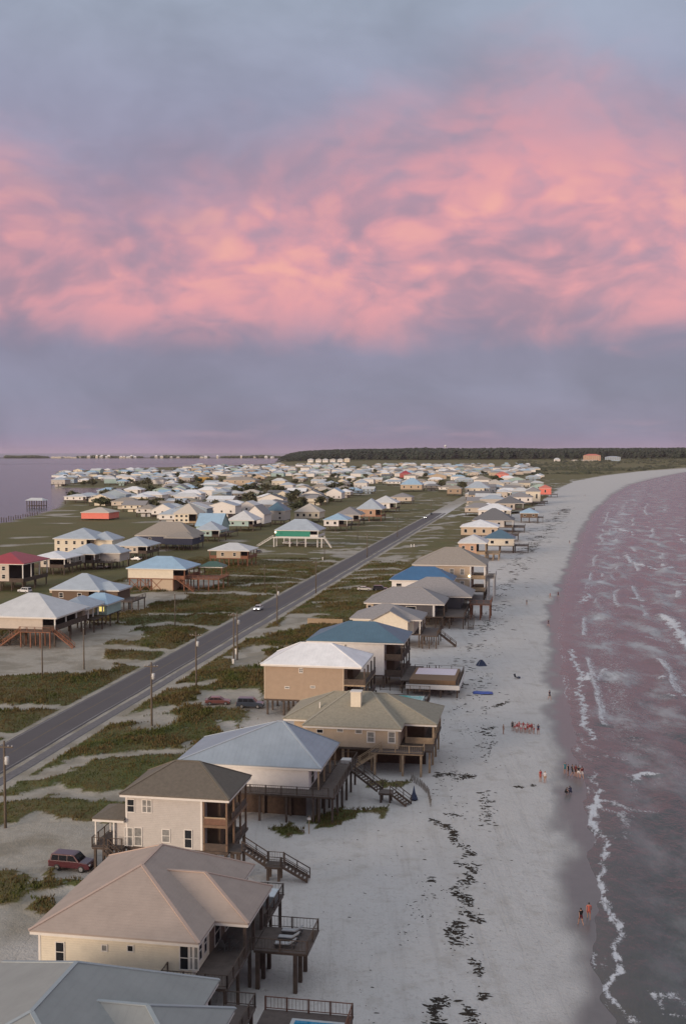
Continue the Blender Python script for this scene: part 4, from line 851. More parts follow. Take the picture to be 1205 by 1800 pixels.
# ------------------------------------------------------------------ houses across the road and down the island
def gen(label, xl, xr, ye, ya, ze, depth, roof, wall, floor=3.2, porch=0.0, deck=0.0, nwin=3, kind='hip', group=None, wood_=None, wing=None, rows=1, name='stilt_house', skew=None, win=glass, xb=False, ground_wall=None, fascia=True, lamp=None, leftporch=0.0):
    t0, s0 = TS(xl, ye, ze); t1, s1_ = TS(xr, ye, ze); s0 = (s0 + s1_) / 2
    s1 = s0 + depth; pm = wood_ or wood
    zr = on_front((xl + xr) / 2, ya, (s0 + s1) / 2)[1]; zr = max(zr, ze + 0.9); g = gz((t0 + t1) / 2, s0) * 0.5
    h = House(name, label, t0, t1, s0, s1, group=group); w = t1 - t0; small = s0 > 520
    o = 0.6
    if kind == 'hip':
        r = min(w, depth) / 2 * 0.92
        if w >= depth: a, b = (t0 + r, (s0 + s1) / 2), (t1 - r, (s0 + s1) / 2)
        else: a, b = ((t0 + t1) / 2, s0 + r), ((t0 + t1) / 2, s1 - r)
        h.hip(t0, t1, s0, s1, ze, a, b, zr, roof, slab=fascia)
    elif kind == 'gs': h.gable_s(t0, t1, s0, s1, ze, zr, roof, wall)
    else: h.gable_t(t0, t1, s0, s1, ze, zr, roof, wall)
    wt1 = t1 - o - porch; wt0 = t0 + o + leftporch
    top = ze - 0.30 if kind == 'hip' else ze - 0.31
    h.box('wall', wt0, wt1, s0 + o, s1 - o, floor, top, wall)
    h.box('floor', t0 + o - 0.05, t1 - o + 0.05, s0 + o - 0.05, s1 - o + 0.05, floor - 0.3, floor - 0.004, pm)
    n = 3 if small else max(3, round(w / 3.4)); m = 2 if small else 3
    h.piles(t0 + 1, t1 - 1, s0 + 1, s1 - 1, floor - 0.304, n, m, pm, 0.45 if small else 0.32)
    if porch:
        for k in range(2 if small else 4): h.post(t1 - o - 0.15, s0 + o + 0.15 + (depth - 2 * o - 0.3) * k / (1 if small else 3), floor, top, 0.3, wpaint if (wood_ is None) else wood_, 'porch_post')
        h.box('porch_panel', wt1 + 0.02, t1 - o, s0 + o, s0 + o + 0.07, floor, floor + 1.0, pm); h.box('porch_panel', t1 - o - 0.05, t1 - o + 0.02, s0 + o + 0.1, s1 - o, floor, floor + 1.0, pm)
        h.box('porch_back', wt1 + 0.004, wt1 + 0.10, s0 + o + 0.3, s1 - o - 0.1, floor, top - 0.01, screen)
    if leftporch:
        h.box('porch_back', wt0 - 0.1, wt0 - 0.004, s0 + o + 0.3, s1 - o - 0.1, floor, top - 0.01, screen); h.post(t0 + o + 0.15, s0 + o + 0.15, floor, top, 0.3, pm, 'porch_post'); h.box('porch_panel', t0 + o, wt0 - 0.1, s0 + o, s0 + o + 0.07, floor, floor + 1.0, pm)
    sh = (top - floor) / rows
    for r_ in range(rows):
        for k in range(nwin):
            u = wt0 + (wt1 - wt0) * (k + 0.5) / nwin; ww = 0.55 if not small else 0.7; z0 = floor + sh * r_ + sh * 0.32
            h.window('f', s0 + o, u - ww, u + ww, z0, z0 + sh * 0.45, g=win, bars=0 if small else 1, fw=0.12)
    if not porch and not small:
        for k in (0.3, 0.7): h.window('r', wt1, s0 + depth * k - 0.6, s0 + depth * k + 0.6, floor + sh * 0.35, floor + sh * 0.8)
    if deck:
        h.deck(t1 - o + 0.06, t1 + deck, s0 + 2, s1 - 2, floor - 0.05, m=wood_, nt=2 if small else 3, ns=2 if small else 3, pm=pm)
        h.rail([(t1 - o + 0.2, s0 + 2.1), (t1 + deck - 0.1, s0 + 2.1), (t1 + deck - 0.1, s1 - 2.1)], floor - 0.05, pm, bal=not small, step=2.5)
    if xb:
        for k in range(3):
            a = t0 + 1 + (w - 2) * k / 5.0; b = a + (w - 2) / 5.0
            mb = MB(); mb.bar(h.L((a, s0 + 0.8, 0.2)), h.L((b, s0 + 0.8, floor - 0.4)), 0.1, 0.2); mb.bar(h.L((b, s0 + 0.72, 0.2)), h.L((a, s0 + 0.72, floor - 0.4)), 0.1, 0.2); mb.obj('cross_brace', pm, h.root)
    if ground_wall: h.box('ground_room', t0 + o + ground_wall[0], t0 + o + ground_wall[1], s0 + o + 0.2, s1 - 3, -0.5, floor - 0.31, ground_wall[2])
    if wing:   # (dt0, dt1, ds0, ds1, drop, rise, roof)
        a0, a1, b0, b1, dr, ri, rf = wing; A0, A1, B0, B1 = t1 + a0, t1 + a1, s0 + b0, s0 + b1; r = min(A1 - A0, B1 - B0) / 2 * 0.9; sm = (B0 + B1) / 2; tm = (A0 + A1) / 2
        p, q = ((A0 + r, sm), (A1 - r, sm)) if A1 - A0 >= B1 - B0 else ((tm, B0 + r), (tm, B1 - r))
        h.hip(A0, A1, B0, B1, ze - dr, p, q, ze - dr + ri, rf, name='wing_roof'); h.box('wing_wall', A0 + 0.6, A1 - 0.7, B0 + 0.6, B1 - 0.6, floor, ze - dr - 0.27, wall); h.piles(A0 + 1, A1 - 1, B0 + 1, B1 - 1, floor - 0.1, 3, 2, pm)
    if lamp: h.lamp(*lamp)
    return h
INL = 'stilt houses inland of the road'
def mid_houses():
    g = gen
    # nearest on the left
    h = g('cream house with pale grey pyramid roof and white porch posts, nearest left of road', -52, 105.5, 1085, 1041, 7.0, 20, Rf['light'], W['beige'], 4.2, porch=3.2, group=INL, wood_=None, nwin=0, xb=True)
    t1, s0 = TS(105.5, 1085, 7.0)
    h.hip(t1 - 9, t1 + 0.2, s0 + 15, s0 + 29, 6.7, (t1 - 4.4, s0 + 20), (t1 - 4.4, s0 + 24), 9.2, Rf['pale'], name='wing_roof'); h.hip(t1 - 8, t1 + 1.2, s0 + 27, s0 + 39, 6.4, (t1 - 4.6, s0 + 33), (t1 - 2, s0 + 33), 8.8, Rf['sky'], name='rear_roof')
    h.box('wing_wall', t1 - 8, t1 - 2.6, s0 + 19.5, s0 + 28, 4.2, 6.42, W['beige']); h.box('rear_wall', t1 - 7.2, t1 + 0.5, s0 + 28.1, s0 + 38, 3.6, 6.12, W['aqua']); h.box('lit_window', t1 - 1.6, t1 - 0.3, s0 + 28.0, s0 + 28.09, 4.5, 5.7, mat('lit_window', (0.8, 0.7, 0.3), 0.4, 0.05, emit=((1.0, 0.75, 0.22), 0.9)))
    for k in range(4): h.post(t1 - 0.3, s0 + 17.5 + 3.2 * k, 4.2, 6.42, 0.3, wpaint, 'porch_post')
    h.box('floor', t1 - 8.2, t1 + 0.4, s0 + 19.7, s0 + 38.2, 3.3, 3.598, wood); h.piles(t1 - 7, t1 - 0.2, s0 + 21, s0 + 37.6, 3.296, 3, 4)
    h.deck(t1 - 9, t1 - 1, s0 - 3, s0 + 0.4, 3.9, nt=4, ns=2, pm=redw, rails=[(t1 - 8.9, s0 - 2.9), (t1 - 1.1, s0 - 2.9), (t1 - 1.1, s0 + 0.3)]); h.stairs((t1 - 8.8, s0 - 1.6, 3.9), (t1 - 14.2, s0 - 1.6, 0.1), 1.4, redw); h.stairs((t1 - 1, s0 - 1.4, 3.9), (t1 + 4.0, s0 - 1.4, 0.1), 1.4, redw)
    h = g('dark-walled house with slate grey pyramid roof and broad brown deck, left of road', 83, 179, 1037.5, 1007, 6.7, 15, Rf['pale'], W['brown'], 3.6, porch=3.0, deck=9, group=INL, nwin=2, wing=(-6, 5, 2, 13, 0.15, 2.0, Rf['pale']))
    t1, s0 = TS(179, 1037.5, 6.7); h.box('peach_transom', t1 - 16, t1 - 10, s0 + 0.5, s0 + 0.58, 5.5, 6.3, W['peach'])  # transom strip in the plain peach siding
    h = g('cream house with sky blue roof on X-braced reddish stilts', 217.4, 330, 1000, 977, 7.5, 17, Rf['sky'], W['cream'], 4.3, porch=4.0, deck=0, group=INL, nwin=0, wood_=redw, xb=True, ground_wall=(8.4, 15.4, W['peach']))
    t1, s0 = TS(330, 1000, 7.5)
    for x in (251, 271.5, 283): h.winpx(s0 + 0.6, x - 1.6, 1003, x + 1.6, 1008, bars=0, fw=0.05)
    h.deck(t1 - 0.5, t1 + 10.5, s0 + 1, s0 + 13, 4.2, nt=4, ns=3, m=redw, pm=redw, rails=[(t1 - 0.4, s0 + 1.1), (t1 + 10.4, s0 + 1.1), (t1 + 10.4, s0 + 12.9)]); h.hip(t1 + 0.5, t1 + 9, s0 + 10.2, s0 + 16.4, 7.2, (t1 + 3.5, s0 + 13.3), (t1 + 6, s0 + 13.3), 8.9, Rf['green'], name='gazebo_roof')
    for a in (0.9, 8.6):
        for b in (10.6, 16.0): h.post(t1 + a, s0 + b, 4.2, 6.94, 0.25, redw, 'gazebo_post')
    h.stairs((t1 - 3.5, s0 - 0.9, 4.2), (t1 + 2.5, s0 - 0.9, 0.1), 1.4, redw)
    g('small tan house with pale grey pyramid roof on reddish stilts', 362.6, 440, 968, 953.5, 6.8, 15, Rf['light'], W['peach'], 3.8, porch=3.2, leftporch=3.0, group=INL, nwin=2, wood_=redw)
    h = g('grey-roofed house with green front wall and white balcony', 480, 562, 932.5, 912, 8.2, 18, Rf['pale'], W['green'], 5.2, porch=4.0, deck=0, group=INL, nwin=0, wood_=wpaint, lamp=None)
    t0, s0 = TS(480, 932.5, 8.2); t1 = TS(562, 932.5, 8.2)[0]; h.box('balcony_front', t0, t1 + 3, s0 - 1.2, s0 + 0.5, 4.6, 5.1, wpaint); h.lamp(t0 + 1.2, s0 - 0.3, 7.4, 0.42)
    for k in range(4): h.post(t0 + 0.6 + (t1 - t0 + 1.2) * k / 3, s0 - 0.9, -0.8, 4.6, 0.5, wpaint)
    h.stairs((t0, s0 - 0.4, 4.9), (t0 - 8, s0 - 0.4, 0.1), 1.6, wpaint); h.stairs((t1 + 3, s0 - 0.4, 4.9), (t1 + 6.5, s0 - 0.4, 0.1), 1.6, wpaint)
    g('house with crimson metal roof at the left edge', -48, 46, 991, 969.5, 9.3, 20, Rf['red'], W['beige'], 3.5, porch=5, group=INL, nwin=3, rows=2)
    g('house with white hip roof beside the crimson-roofed one', 45, 118, 982, 968, 6.4, 17, Rf['white'], W['beige'], 3.2, porch=6, leftporch=4.5, group=INL, nwin=1)
    g('tall cream house with slate roof and orange porches', 89.5, 172, 947.3, 927.5, 9.2, 20, Rf['pale'], W['cream'], 3.0, porch=4, group=INL, nwin=4, rows=2, wood_=tanw, wing=(-6, 6, 4, 18, 0.6, 3.2, Rf['pale']))
    g('grey-green hip roofed house standing before the tall cream one', 112, 170, 974, 955.5, 6.5, 17, Rf['pale'], W['grey'], 3.2, porch=4, deck=6, group=INL, nwin=2, wing=(-7, 8, 6, 18, 0.0, 3.0, Rf['pale']))
    g('low house with slate blue hip roof and beige walls left of the tan-roofed one', 194, 262, 960, 942.5, 6.3, 17, Rf['pale'], W['beige'], 3.4, porch=4, group=INL, nwin=2, leftporch=5)
    g('long tan-grey roofed house with navy lower walls', 233, 342, 942, 916.5, 6.8, 20, Rf['tanr'], W['navy'], 3.0, porch=0, group=INL, nwin=2, wing=(-13, 1.5, -4, 8, 0.5, 2.4, Rf['tanr']))
    g('house with pale blue metal gable roof and aqua walls', 341, 390, 925, 902, 6.5, 18, Rf['sky'], W['aqua'], 3.2, group=INL, nwin=2, kind='gt', deck=5)
    g('aqua-walled house with pale slate hip roof left of the silvery roofed one', 340, 388, 932, 916, 6.2, 15, Rf['pale'], W['aqua'], 3.0, group=INL, nwin=2, porch=4)
    g('long house with silvery roof beside the blue-gabled house', 396, 448, 915, 897, 6.5, 20, Rf['light'], W['aqua'], 3.2, group=INL, nwin=2, porch=3)
    g('cream and orange two-storey house with tan roof', 303, 348, 903, 884, 8.5, 18, Rf['cream'], W['cream'], 3.0, group=INL, nwin=3, rows=2, porch=5, wood_=tanw)
    g('coral pink house with cream pyramid roof by the bay', 139, 194, 901, 891.5, 5.4, 20, Rf['cream'], W['coral'], 1.2, group=INL, nwin=0)
    g('house with a bright white gable end among grey roofs', 428, 466, 905, 887, 8.0, 20, Rf['grey'], W['white'], 2.6, group=INL, nwin=1, kind='gs')
    g('narrow house with slate blue pyramid roof', 464, 502, 898, 882, 9.0, 18, Rf['blue'], W['grey'], 3.0, group=INL, nwin=2, rows=2)
    g('cream house with pale pyramid roof and a row of square windows', 515, 563, 900, 884.5, 7.2, 19, Rf['cream'], W['cream'], 3.0, group=INL, nwin=4, porch=0)
    g('house with light sky blue roof beside the green-walled one', 566, 612, 914, 902, 6.8, 18, Rf['sky'], W['white'], 3.2, group=INL, nwin=2, porch=5)
    g('dark grey roofed house behind the sky blue roof', 586, 634, 905, 890.5, 7.0, 20, Rf['grey'], W['grey'], 3.2, group=INL, nwin=2, porch=4)
    g('orange-walled house with blue-grey gable roof near the road', 624, 672, 895, 876, 8.2, 22, Rf['pale'], W['orange'], 3.4, group=INL, nwin=2, porch=4, wood_=redw)
    g('pale roofed house beside the orange-walled one by the road', 650, 698, 884, 871, 7.5, 22, Rf['light'], W['white'], 3.2, group=INL, nwin=2, porch=5)
    g('low grey hip roofed house last before the open roadside', 684, 724, 874, 866, 6.2, 22, Rf['grey'], W['beige'], 2.8, group=INL, nwin=2)
    g('yellow house glowing among grey roofs', 346, 369, 838.5, 834, 9, 20, Rf['tanr'], W['yellow'], 1.0, group=INL, nwin=2)
    g('long tan apartment block with shallow grey roof', 390, 450, 844, 838, 10, 26, Rf['tanr'], W['peach'], 1.0, group=INL, nwin=4, rows=2)
    g('house with blue roof and tan walls right of the road end', 702, 742, 852, 840, 8.5, 24, Rf['sky'], W['peach'], 3.0, group=INL, nwin=3)
    g('small tan house with brown roof beyond the road end', 784, 811, 859, 852, 8, 20, Rf['tanr'], W['tan'], 2.6, group=INL, nwin=2)
    g('cream house with blue-grey hip roof between road and beach', 815, 860, 858, 846, 8.2, 24, Rf['pale'], W['cream'], 3.0, group=INL, nwin=3, porch=5)
    g('house with a dark red roof far down the road', 701, 721, 833, 827, 8, 22, Rf['red'], W['red'], 1.5, group=INL, nwin=1)
    # beach row running away
    g('tan beach house with pale gable roof behind the many-windowed one', 803, 856, 955, 939.5, 7.5, 18, Rf['light'], W['orange'], 3.0, porch=4, deck=5, group=BEACH, nwin=2, wood_=tanw)
    g('cream beach house with small blue roof at the sand', 849, 905, 947, 931, 6.6, 14, Rf['blue'], W['cream'], 3.4, deck=6, group=BEACH, nwin=2, porch=0)
    g('beach house with broad white pyramid roof and square windows', 807, 876, 926.5, 913, 7.6, 20, Rf['white'], W['peach'], 3.4, porch=0, deck=10, group=BEACH, nwin=4, wood_=wood)
    g('beach house with dark grey hip roof behind the white pyramid roof', 828, 903, 915, 893, 7.0, 24, Rf['dark'], W['grey'], 3.2, porch=5, deck=6, group=BEACH, nwin=3)
    g('beach house with long white roof behind the dark grey roof', 838, 898, 897, 885, 7.6, 20, Rf['white'], W['white'], 3.0, group=BEACH, nwin=3, porch=4)
    g('weathered brown beach shack with pale blue roof on stilts', 912, 946, 902, 893, 6.4, 16, Rf['sky'], W['brown'], 3.6, deck=3, group=BEACH, nwin=2)
    g('beach house with mid-grey roof and red trimmed corner', 868, 920, 885, 872, 7.6, 24, Rf['dark'], W['beige'], 3.0, group=BEACH, nwin=3, porch=6, deck=8)
    g('pale yellow beach house with tall plain wall', 922, 950, 864, 856, 11, 22, Rf['grey'], W['cream'], 2.0, group=BEACH, nwin=2, deck=6)
    g('beach house with bright red awning-like roof at the sand edge', 946, 969, 858, 852, 9.5, 20, Rf['coral'], W['coral'], 3.0, group=BEACH, nwin=1, deck=6)
    g('beach house with violet-grey roof before the pale yellow one', 890, 936, 874, 865, 7.4, 22, Rf['grey'], W['white'], 3.0, group=BEACH, nwin=3, deck=10)
    g('cream beach house with tan roof inland of the red awning', 850, 886, 850, 843, 8.6, 24, Rf['cream'], W['cream'], 2.8, group=BEACH, nwin=2)
    g('beach house with pinkish coral roof far down the row', 868, 894, 834, 829, 8, 24, Rf['coral'], W['coral'], 2.6, group=BEACH, nwin=1)

# ------------------------------------------------------------------ the crowd of far houses
ROOFN = [('pale', 'blue-grey'), ('grey', 'grey'), ('light', 'pale grey'), ('white', 'white'), ('cream', 'cream'), ('dark', 'dark grey'), ('sky', 'sky blue'), ('tanr', 'tan'), ('khaki', 'khaki')]
WALLN = [('white', 'white'), ('cream', 'cream'), ('beige', 'beige'), ('grey', 'grey'), ('aqua', 'aqua'), ('peach', 'peach'), ('blue', 'pale blue')]
ORD = ['first', 'second', 'third', 'fourth', 'fifth', 'sixth', 'seventh', 'eighth', 'ninth', 'tenth', 'eleventh', 'twelfth', 'thirteenth', 'fourteenth', 'fifteenth', 'sixteenth', 'seventeenth', 'eighteenth', 'nineteenth', 'twentieth']
def ordinal(i):
    if i < 20: return ORD[i]
    te = ['twenty', 'thirty', 'forty', 'fifty', 'sixty', 'seventy'][(i + 1) // 10 - 2]; u = (i + 1) % 10
    return te + '-' + ORD[u - 1] if u else te[:-1] + 'ieth'
def far_houses():
    zones = [('on the bay spit', [(104, 855), (300, 856), (300, 838), (120, 842)], 24, 22), ('on the outer spit', [(100, 834), (300, 836), (300, 827), (108, 830)], 20, 26), ('behind the bay inlet', [(112, 884), (330, 905), (330, 868), (190, 872)], 24, 24),
             ('in the near village', [(215, 912), (290, 925), (400, 912), (500, 905), (640, 870), (700, 858), (690, 842), (310, 842)], 92, 19), ('in the far village', [(300, 842), (700, 842), (690, 824), (310, 824)], 48, 24),
             ('past the road end', [(722, 866), (900, 868), (950, 838), (940, 822), (700, 824)], 52, 22), ('on the far beachfront', [(800, 925), (868, 912), (905, 892), (948, 868), (962, 848), (944, 838), (880, 850), (835, 880)], 26, 20), ('at the woods edge', [(500, 823), (940, 822), (930, 816), (520, 815)], 8, 40)]
    rng = random.Random(11); todo = []
    for zi, (zone, poly, n, gap) in enumerate(zones):
        P = [TS(a, b) for a, b in poly]; pa = np.array(poly); k = 0; tries = 0
        while k < n and tries < 4000:
            tries += 1; x = rng.uniform(pa[:, 0].min(), pa[:, 0].max()); y = rng.uniform(pa[:, 1].min(), pa[:, 1].max())
            if not inside(np.array([x]), np.array([y]), poly)[0]: continue
            t, s = TS(x, y); w = rng.uniform(14, 24) * (1.25 if zi in (4, 5) else 1.0); d = rng.uniform(13, 20)
            if any(t - w / 2 < b + 2 and t + w / 2 > a - 2 and s - d / 2 < q + 2.5 and s + d / 2 > p - 2.5 for a, b, p, q in HOUSES): continue
            if -98 < t < -64 and s < 900: continue
            HOUSES.append((t - w / 2, t + w / 2, s - d / 2, s + d / 2)); k += 1
            ri = rng.choices(range(len(ROOFN)), [7, 5, 5, 4.5, 1.2, 2.4, 2.6, 1.4, 0.7])[0]; wi = rng.choices(range(len(WALLN)), [5, 1.2, 2, 3, 1.6, 0.8, 1.8])[0]
            todo.append((zi, zone, t, s, w, d, ri, wi, x))
    todo.sort(key=lambda q: (q[0], q[6], q[7], q[8])); cnt = {}; tot = {}
    for q in todo: tot[(q[0], q[6], q[7])] = tot.get((q[0], q[6], q[7]), 0) + 1
    for (zi, zone, t, s, w, d, ri, wi, x) in todo:
        k = (zi, ri, wi); i = cnt.get(k, 0); cnt[k] = i + 1
        label = f'only {WALLN[wi][1]} house with {ROOFN[ri][1]} roof {zone}' if tot[k] == 1 else f'{ordinal(i)} from left of {WALLN[wi][1]} houses with {ROOFN[ri][1]} roofs {zone}'
        fl = rng.choice([2.6, 3.0, 3.2]); ze = fl + rng.choice([2.8, 3.0, 3.2, 5.6]); zr = ze + rng.uniform(2.2, 3.6)
        h = House('distant_house', label, t - w / 2, t + w / 2, s - d / 2, s + d / 2, group='distant houses ' + zone); HOUSES.pop()
        a0, a1, b0, b1 = t - w / 2, t + w / 2, s - d / 2, s + d / 2; kind = rng.random(); rf = Rf[ROOFN[ri][0]]; wl = W[WALLN[wi][0]]
        if kind < 0.7:
            r = min(w, d) / 2 * 0.9; p, q = ((a0 + r, s), (a1 - r, s)) if w > d else ((t, b0 + r), (t, b1 - r))
            h.hip(a0, a1, b0, b1, ze, p, q, zr, rf)
        elif kind < 0.85: h.gable_s(a0, a1, b0, b1, ze, zr + 0.8, rf, wl)
        else: h.gable_t(a0, a1, b0, b1, ze, zr, rf, wl)
        pw = rng.choice([0, 0, 3.0]); h.box('wall', a0 + 0.6, a1 - 0.6 - pw, b0 + 0.6, b1 - 0.6, fl, ze - 0.31, wl)
        if pw: h.box('porch_panel', a1 - 0.6 - pw, a1 - 0.6, b0 + 0.7, b1 - 0.7, fl, fl + 1.1, wood); h.post(a1 - 0.9, b0 + 1, fl + 1.104, ze - 0.3, 0.5, wpaint, 'porch_post')
        h.box('floor', a0 + 0.6, a1 - 0.5, b0 + 0.6, b1 - 0.6, fl - 0.4, fl - 0.004, wood)
        for i in (0.06, 0.5, 0.94): h.post(a0 + w * i, b0 + 1.0, -0.8, fl - 0.404, 0.6)
        if rng.random() < 0.6: h.box('storage_room', a0 + w * 0.25, a0 + w * 0.7, b0 + 1.5, b1 - 2, -0.6, fl - 0.41, wl)
        if s < 2600:
            for k_ in range(3):
                u = a0 + 0.6 + (w - 1.2 - pw) * (k_ + 0.5) / 3; h.window('f', b0 + 0.6, u - 0.6, u + 0.6, fl + 0.9, fl + 2.2, bars=0, fw=0.15)

def town_mass():
    """the rest of the far town, beyond the 300 houses that show largest: one mass"""
    rng = random.Random(77); V = []; F = []; I = []; ms = [Rf[q] for q, _ in ROOFN] + [W[q] for q, _ in WALLN] + [wood]
    zones = [([(300, 840), (700, 842), (700, 818), (320, 821)], 190), ([(700, 842), (945, 836), (940, 817), (700, 817)], 150), ([(480, 820), (960, 818), (950, 813), (500, 814)], 60), ([(100, 853), (300, 854), (300, 829), (105, 832)], 40)]
    for poly, n in zones:
        pa = np.array(poly); k = 0; tr = 0
        while k < n and tr < 6000:
            tr += 1; x = rng.uniform(pa[:, 0].min(), pa[:, 0].max()); y = rng.uniform(pa[:, 1].min(), pa[:, 1].max())
            if not inside(np.array([x]), np.array([y]), poly)[0]: continue
            t, s = TS(x, y); w = rng.uniform(15, 26); d = rng.uniform(13, 20)
            if any(t - w / 2 < b + 1 and t + w / 2 > a - 1 and s - d / 2 < q + 1 and s + d / 2 > p - 1 for a, b, p, q in HOUSES): continue
            HOUSES.append((t - w / 2, t + w / 2, s - d / 2, s + d / 2)); k += 1
            fl, ze = 2.6, rng.choice([5.6, 6.0, 8.4]); zr = ze + rng.uniform(2.2, 3.6); r = min(w, d) / 2 * 0.85; b = len(V)
            g = 0.3
            for (a, c, z) in ((-1, -1, fl), (1, -1, fl), (1, 1, fl), (-1, 1, fl), (-1, -1, ze), (1, -1, ze), (1, 1, ze), (-1, 1, ze)): V.append((*xy_of(t + a * (w / 2 - 0.7), s + c * (d / 2 - 0.7)), z))
            for (a, c) in ((-1, -1), (1, -1), (1, 1), (-1, 1)): V.append((*xy_of(t + a * w / 2, s + c * d / 2), ze))
            V.append((*xy_of(t - w / 2 + r, s), zr)); V.append((*xy_of(t + w / 2 - r, s), zr))
            F += [tuple(b + q for q in f) for f in BOXF]; wi = len(ROOFN) + rng.choices(range(len(WALLN)), [5, 1.2, 2, 3, 1.6, 0.8, 1.8])[0]; I += [wi] * 6
            F += [tuple(b + q for q in f) for f in ((8, 9, 13, 12), (9, 10, 13), (10, 11, 12, 13), (11, 8, 12), (11, 10, 9, 8))]; I += [rng.choices(range(len(ROOFN)), [7, 5, 5, 4.5, 1.2, 2.4, 2.6, 1.4, 0.7])[0]] * 5
            for a in (-1, 0, 1):
                b = len(V); q = t + a * (w / 2 - 1.2)
                for (aa, cc, z) in ((-.4, -.4, -1), (.4, -.4, -1), (.4, .4, -1), (-.4, .4, -1), (-.4, -.4, fl), (.4, -.4, fl), (.4, .4, fl), (-.4, .4, fl)): V.append((*xy_of(q + aa, s - d / 2 + 1.2 + cc), z))
                F += [tuple(b + q_ for q_ in f) for f in BOXF]; I += [len(ms) - 1] * 6
    o = link('distant_rooftops', mesh('distant_rooftops', V, F, ms, I)); struct(o, 'stuff', 'pale rooftops of the far town too small to tell apart'); o['category'] = 'houses'

# ------------------------------------------------------------------ trees
leafm = mat('dark_tree_foliage', (0.060, 0.068, 0.026), 0.8, 0.45, 1.5)
leafm2 = mat('olive_tree_foliage', (0.075, 0.072, 0.032), 0.8, 0.4, 1.5)
bark = mat('grey_bark', (0.10, 0.075, 0.055), 0.9, 0.3, 2)
def crown_mesh(seed, n=520, leaf=0.55, spread=(2.8, 2.8, 2.2), m=leafm):
    r = np.random.RandomState(seed); cl = r.normal(size=(9, 3)) * np.array(spread) * 0.45; cl[:, 2] = np.abs(cl[:, 2]) * 0.9
    c = cl[r.randint(0, 9, n)] + r.normal(size=(n, 3)) * np.array(spread) * 0.26
    a = r.normal(size=(n, 3)); a /= np.linalg.norm(a, axis=1, keepdims=True); b = np.cross(a, r.normal(size=(n, 3))); b /= np.linalg.norm(b, axis=1, keepdims=True)
    sz = leaf * (0.6 + r.rand(n, 1)); V = np.stack([c - a * sz, c + b * sz * .6, c + a * sz, c - b * sz * .6], 1).reshape(-1, 3); F = np.arange(4 * n).reshape(n, 4)
    return fast_mesh('crown', V, F, m, False)
TRUNK = None
def trees():
    crowns = [crown_mesh(i, m=leafm if i % 2 else leafm2) for i in range(5)]
    tb = MB(); tb.tube([(0, 0, -0.6), (0.1, 0, 1.4), (0.25, 0.1, 3.2), (0.2, 0.2, 4.6)], [0.26, 0.2, 0.15, 0.07], 7); tb.tube([(0.12, 0, 1.8), (0.9, 0.3, 3.4), (1.4, 0.5, 4.2)], [0.12, 0.08, 0.04], 6); tb.tube([(0.15, 0, 2.2), (-0.8, -0.4, 3.6), (-1.3, -0.5, 4.5)], [0.11, 0.07, 0.04], 6)
    tk = tb.mesh('trunk', bark, True)
    zones = [('bay spit', [(110, 855), (300, 856), (300, 832), (110, 836)], 18), ('bay inlet', [(110, 885), (330, 905), (330, 868), (150, 872)], 30), ('near village', [(250, 915), (500, 905), (660, 868), (690, 842), (310, 842)], 75), ('far village', [(300, 842), (700, 842), (690, 822), (310, 822)], 46), ('lots past the road end', [(720, 868), (905, 862), (930, 836), (720, 826)], 18)]
    rng = random.Random(5); L_ = []
    for zn, poly, n in zones:
        pa = np.array(poly); k = 0; tr = 0
        while k < n and tr < 3000:
            tr += 1; x = rng.uniform(pa[:, 0].min(), pa[:, 0].max()); y = rng.uniform(pa[:, 1].min(), pa[:, 1].max())
            if not inside(np.array([x]), np.array([y]), poly)[0]: continue
            t, s = TS(x, y)
            if any(a - 1 < t < b + 1 and p - 1 < s < q + 1 for a, b, p, q in HOUSES): continue
            L_.append((zn, t, s, x)); k += 1
    L_.sort(key=lambda q: (q[0], q[3])); cnt = {}; tot = {}
    for q in L_: tot[q[0]] = tot.get(q[0], 0) + 1
    for zn, t, s, x in L_:
        cnt[zn] = cnt.get(zn, 0) + 1; k = cnt[zn]; far = s > 900
        xx, yy = xy_of(t, s); o = link('tree', None, None, (xx, yy, gz(t, s) if s < 900 else 0.1), rng.uniform(0, 6)); sc = rng.uniform(1.1, 1.8) * (1.1 if far else 1.0); o.scale = (sc, sc, sc * rng.uniform(0.75, 1.0))
        tag(o, ordinal(k - 1) + ' bushy dark tree from left in the ' + zn, 'tree', 'trees of the ' + zn)
        link('trunk', tk, o); link('crown', crowns[rng.randrange(5)], o, (0, 0, 3.0))
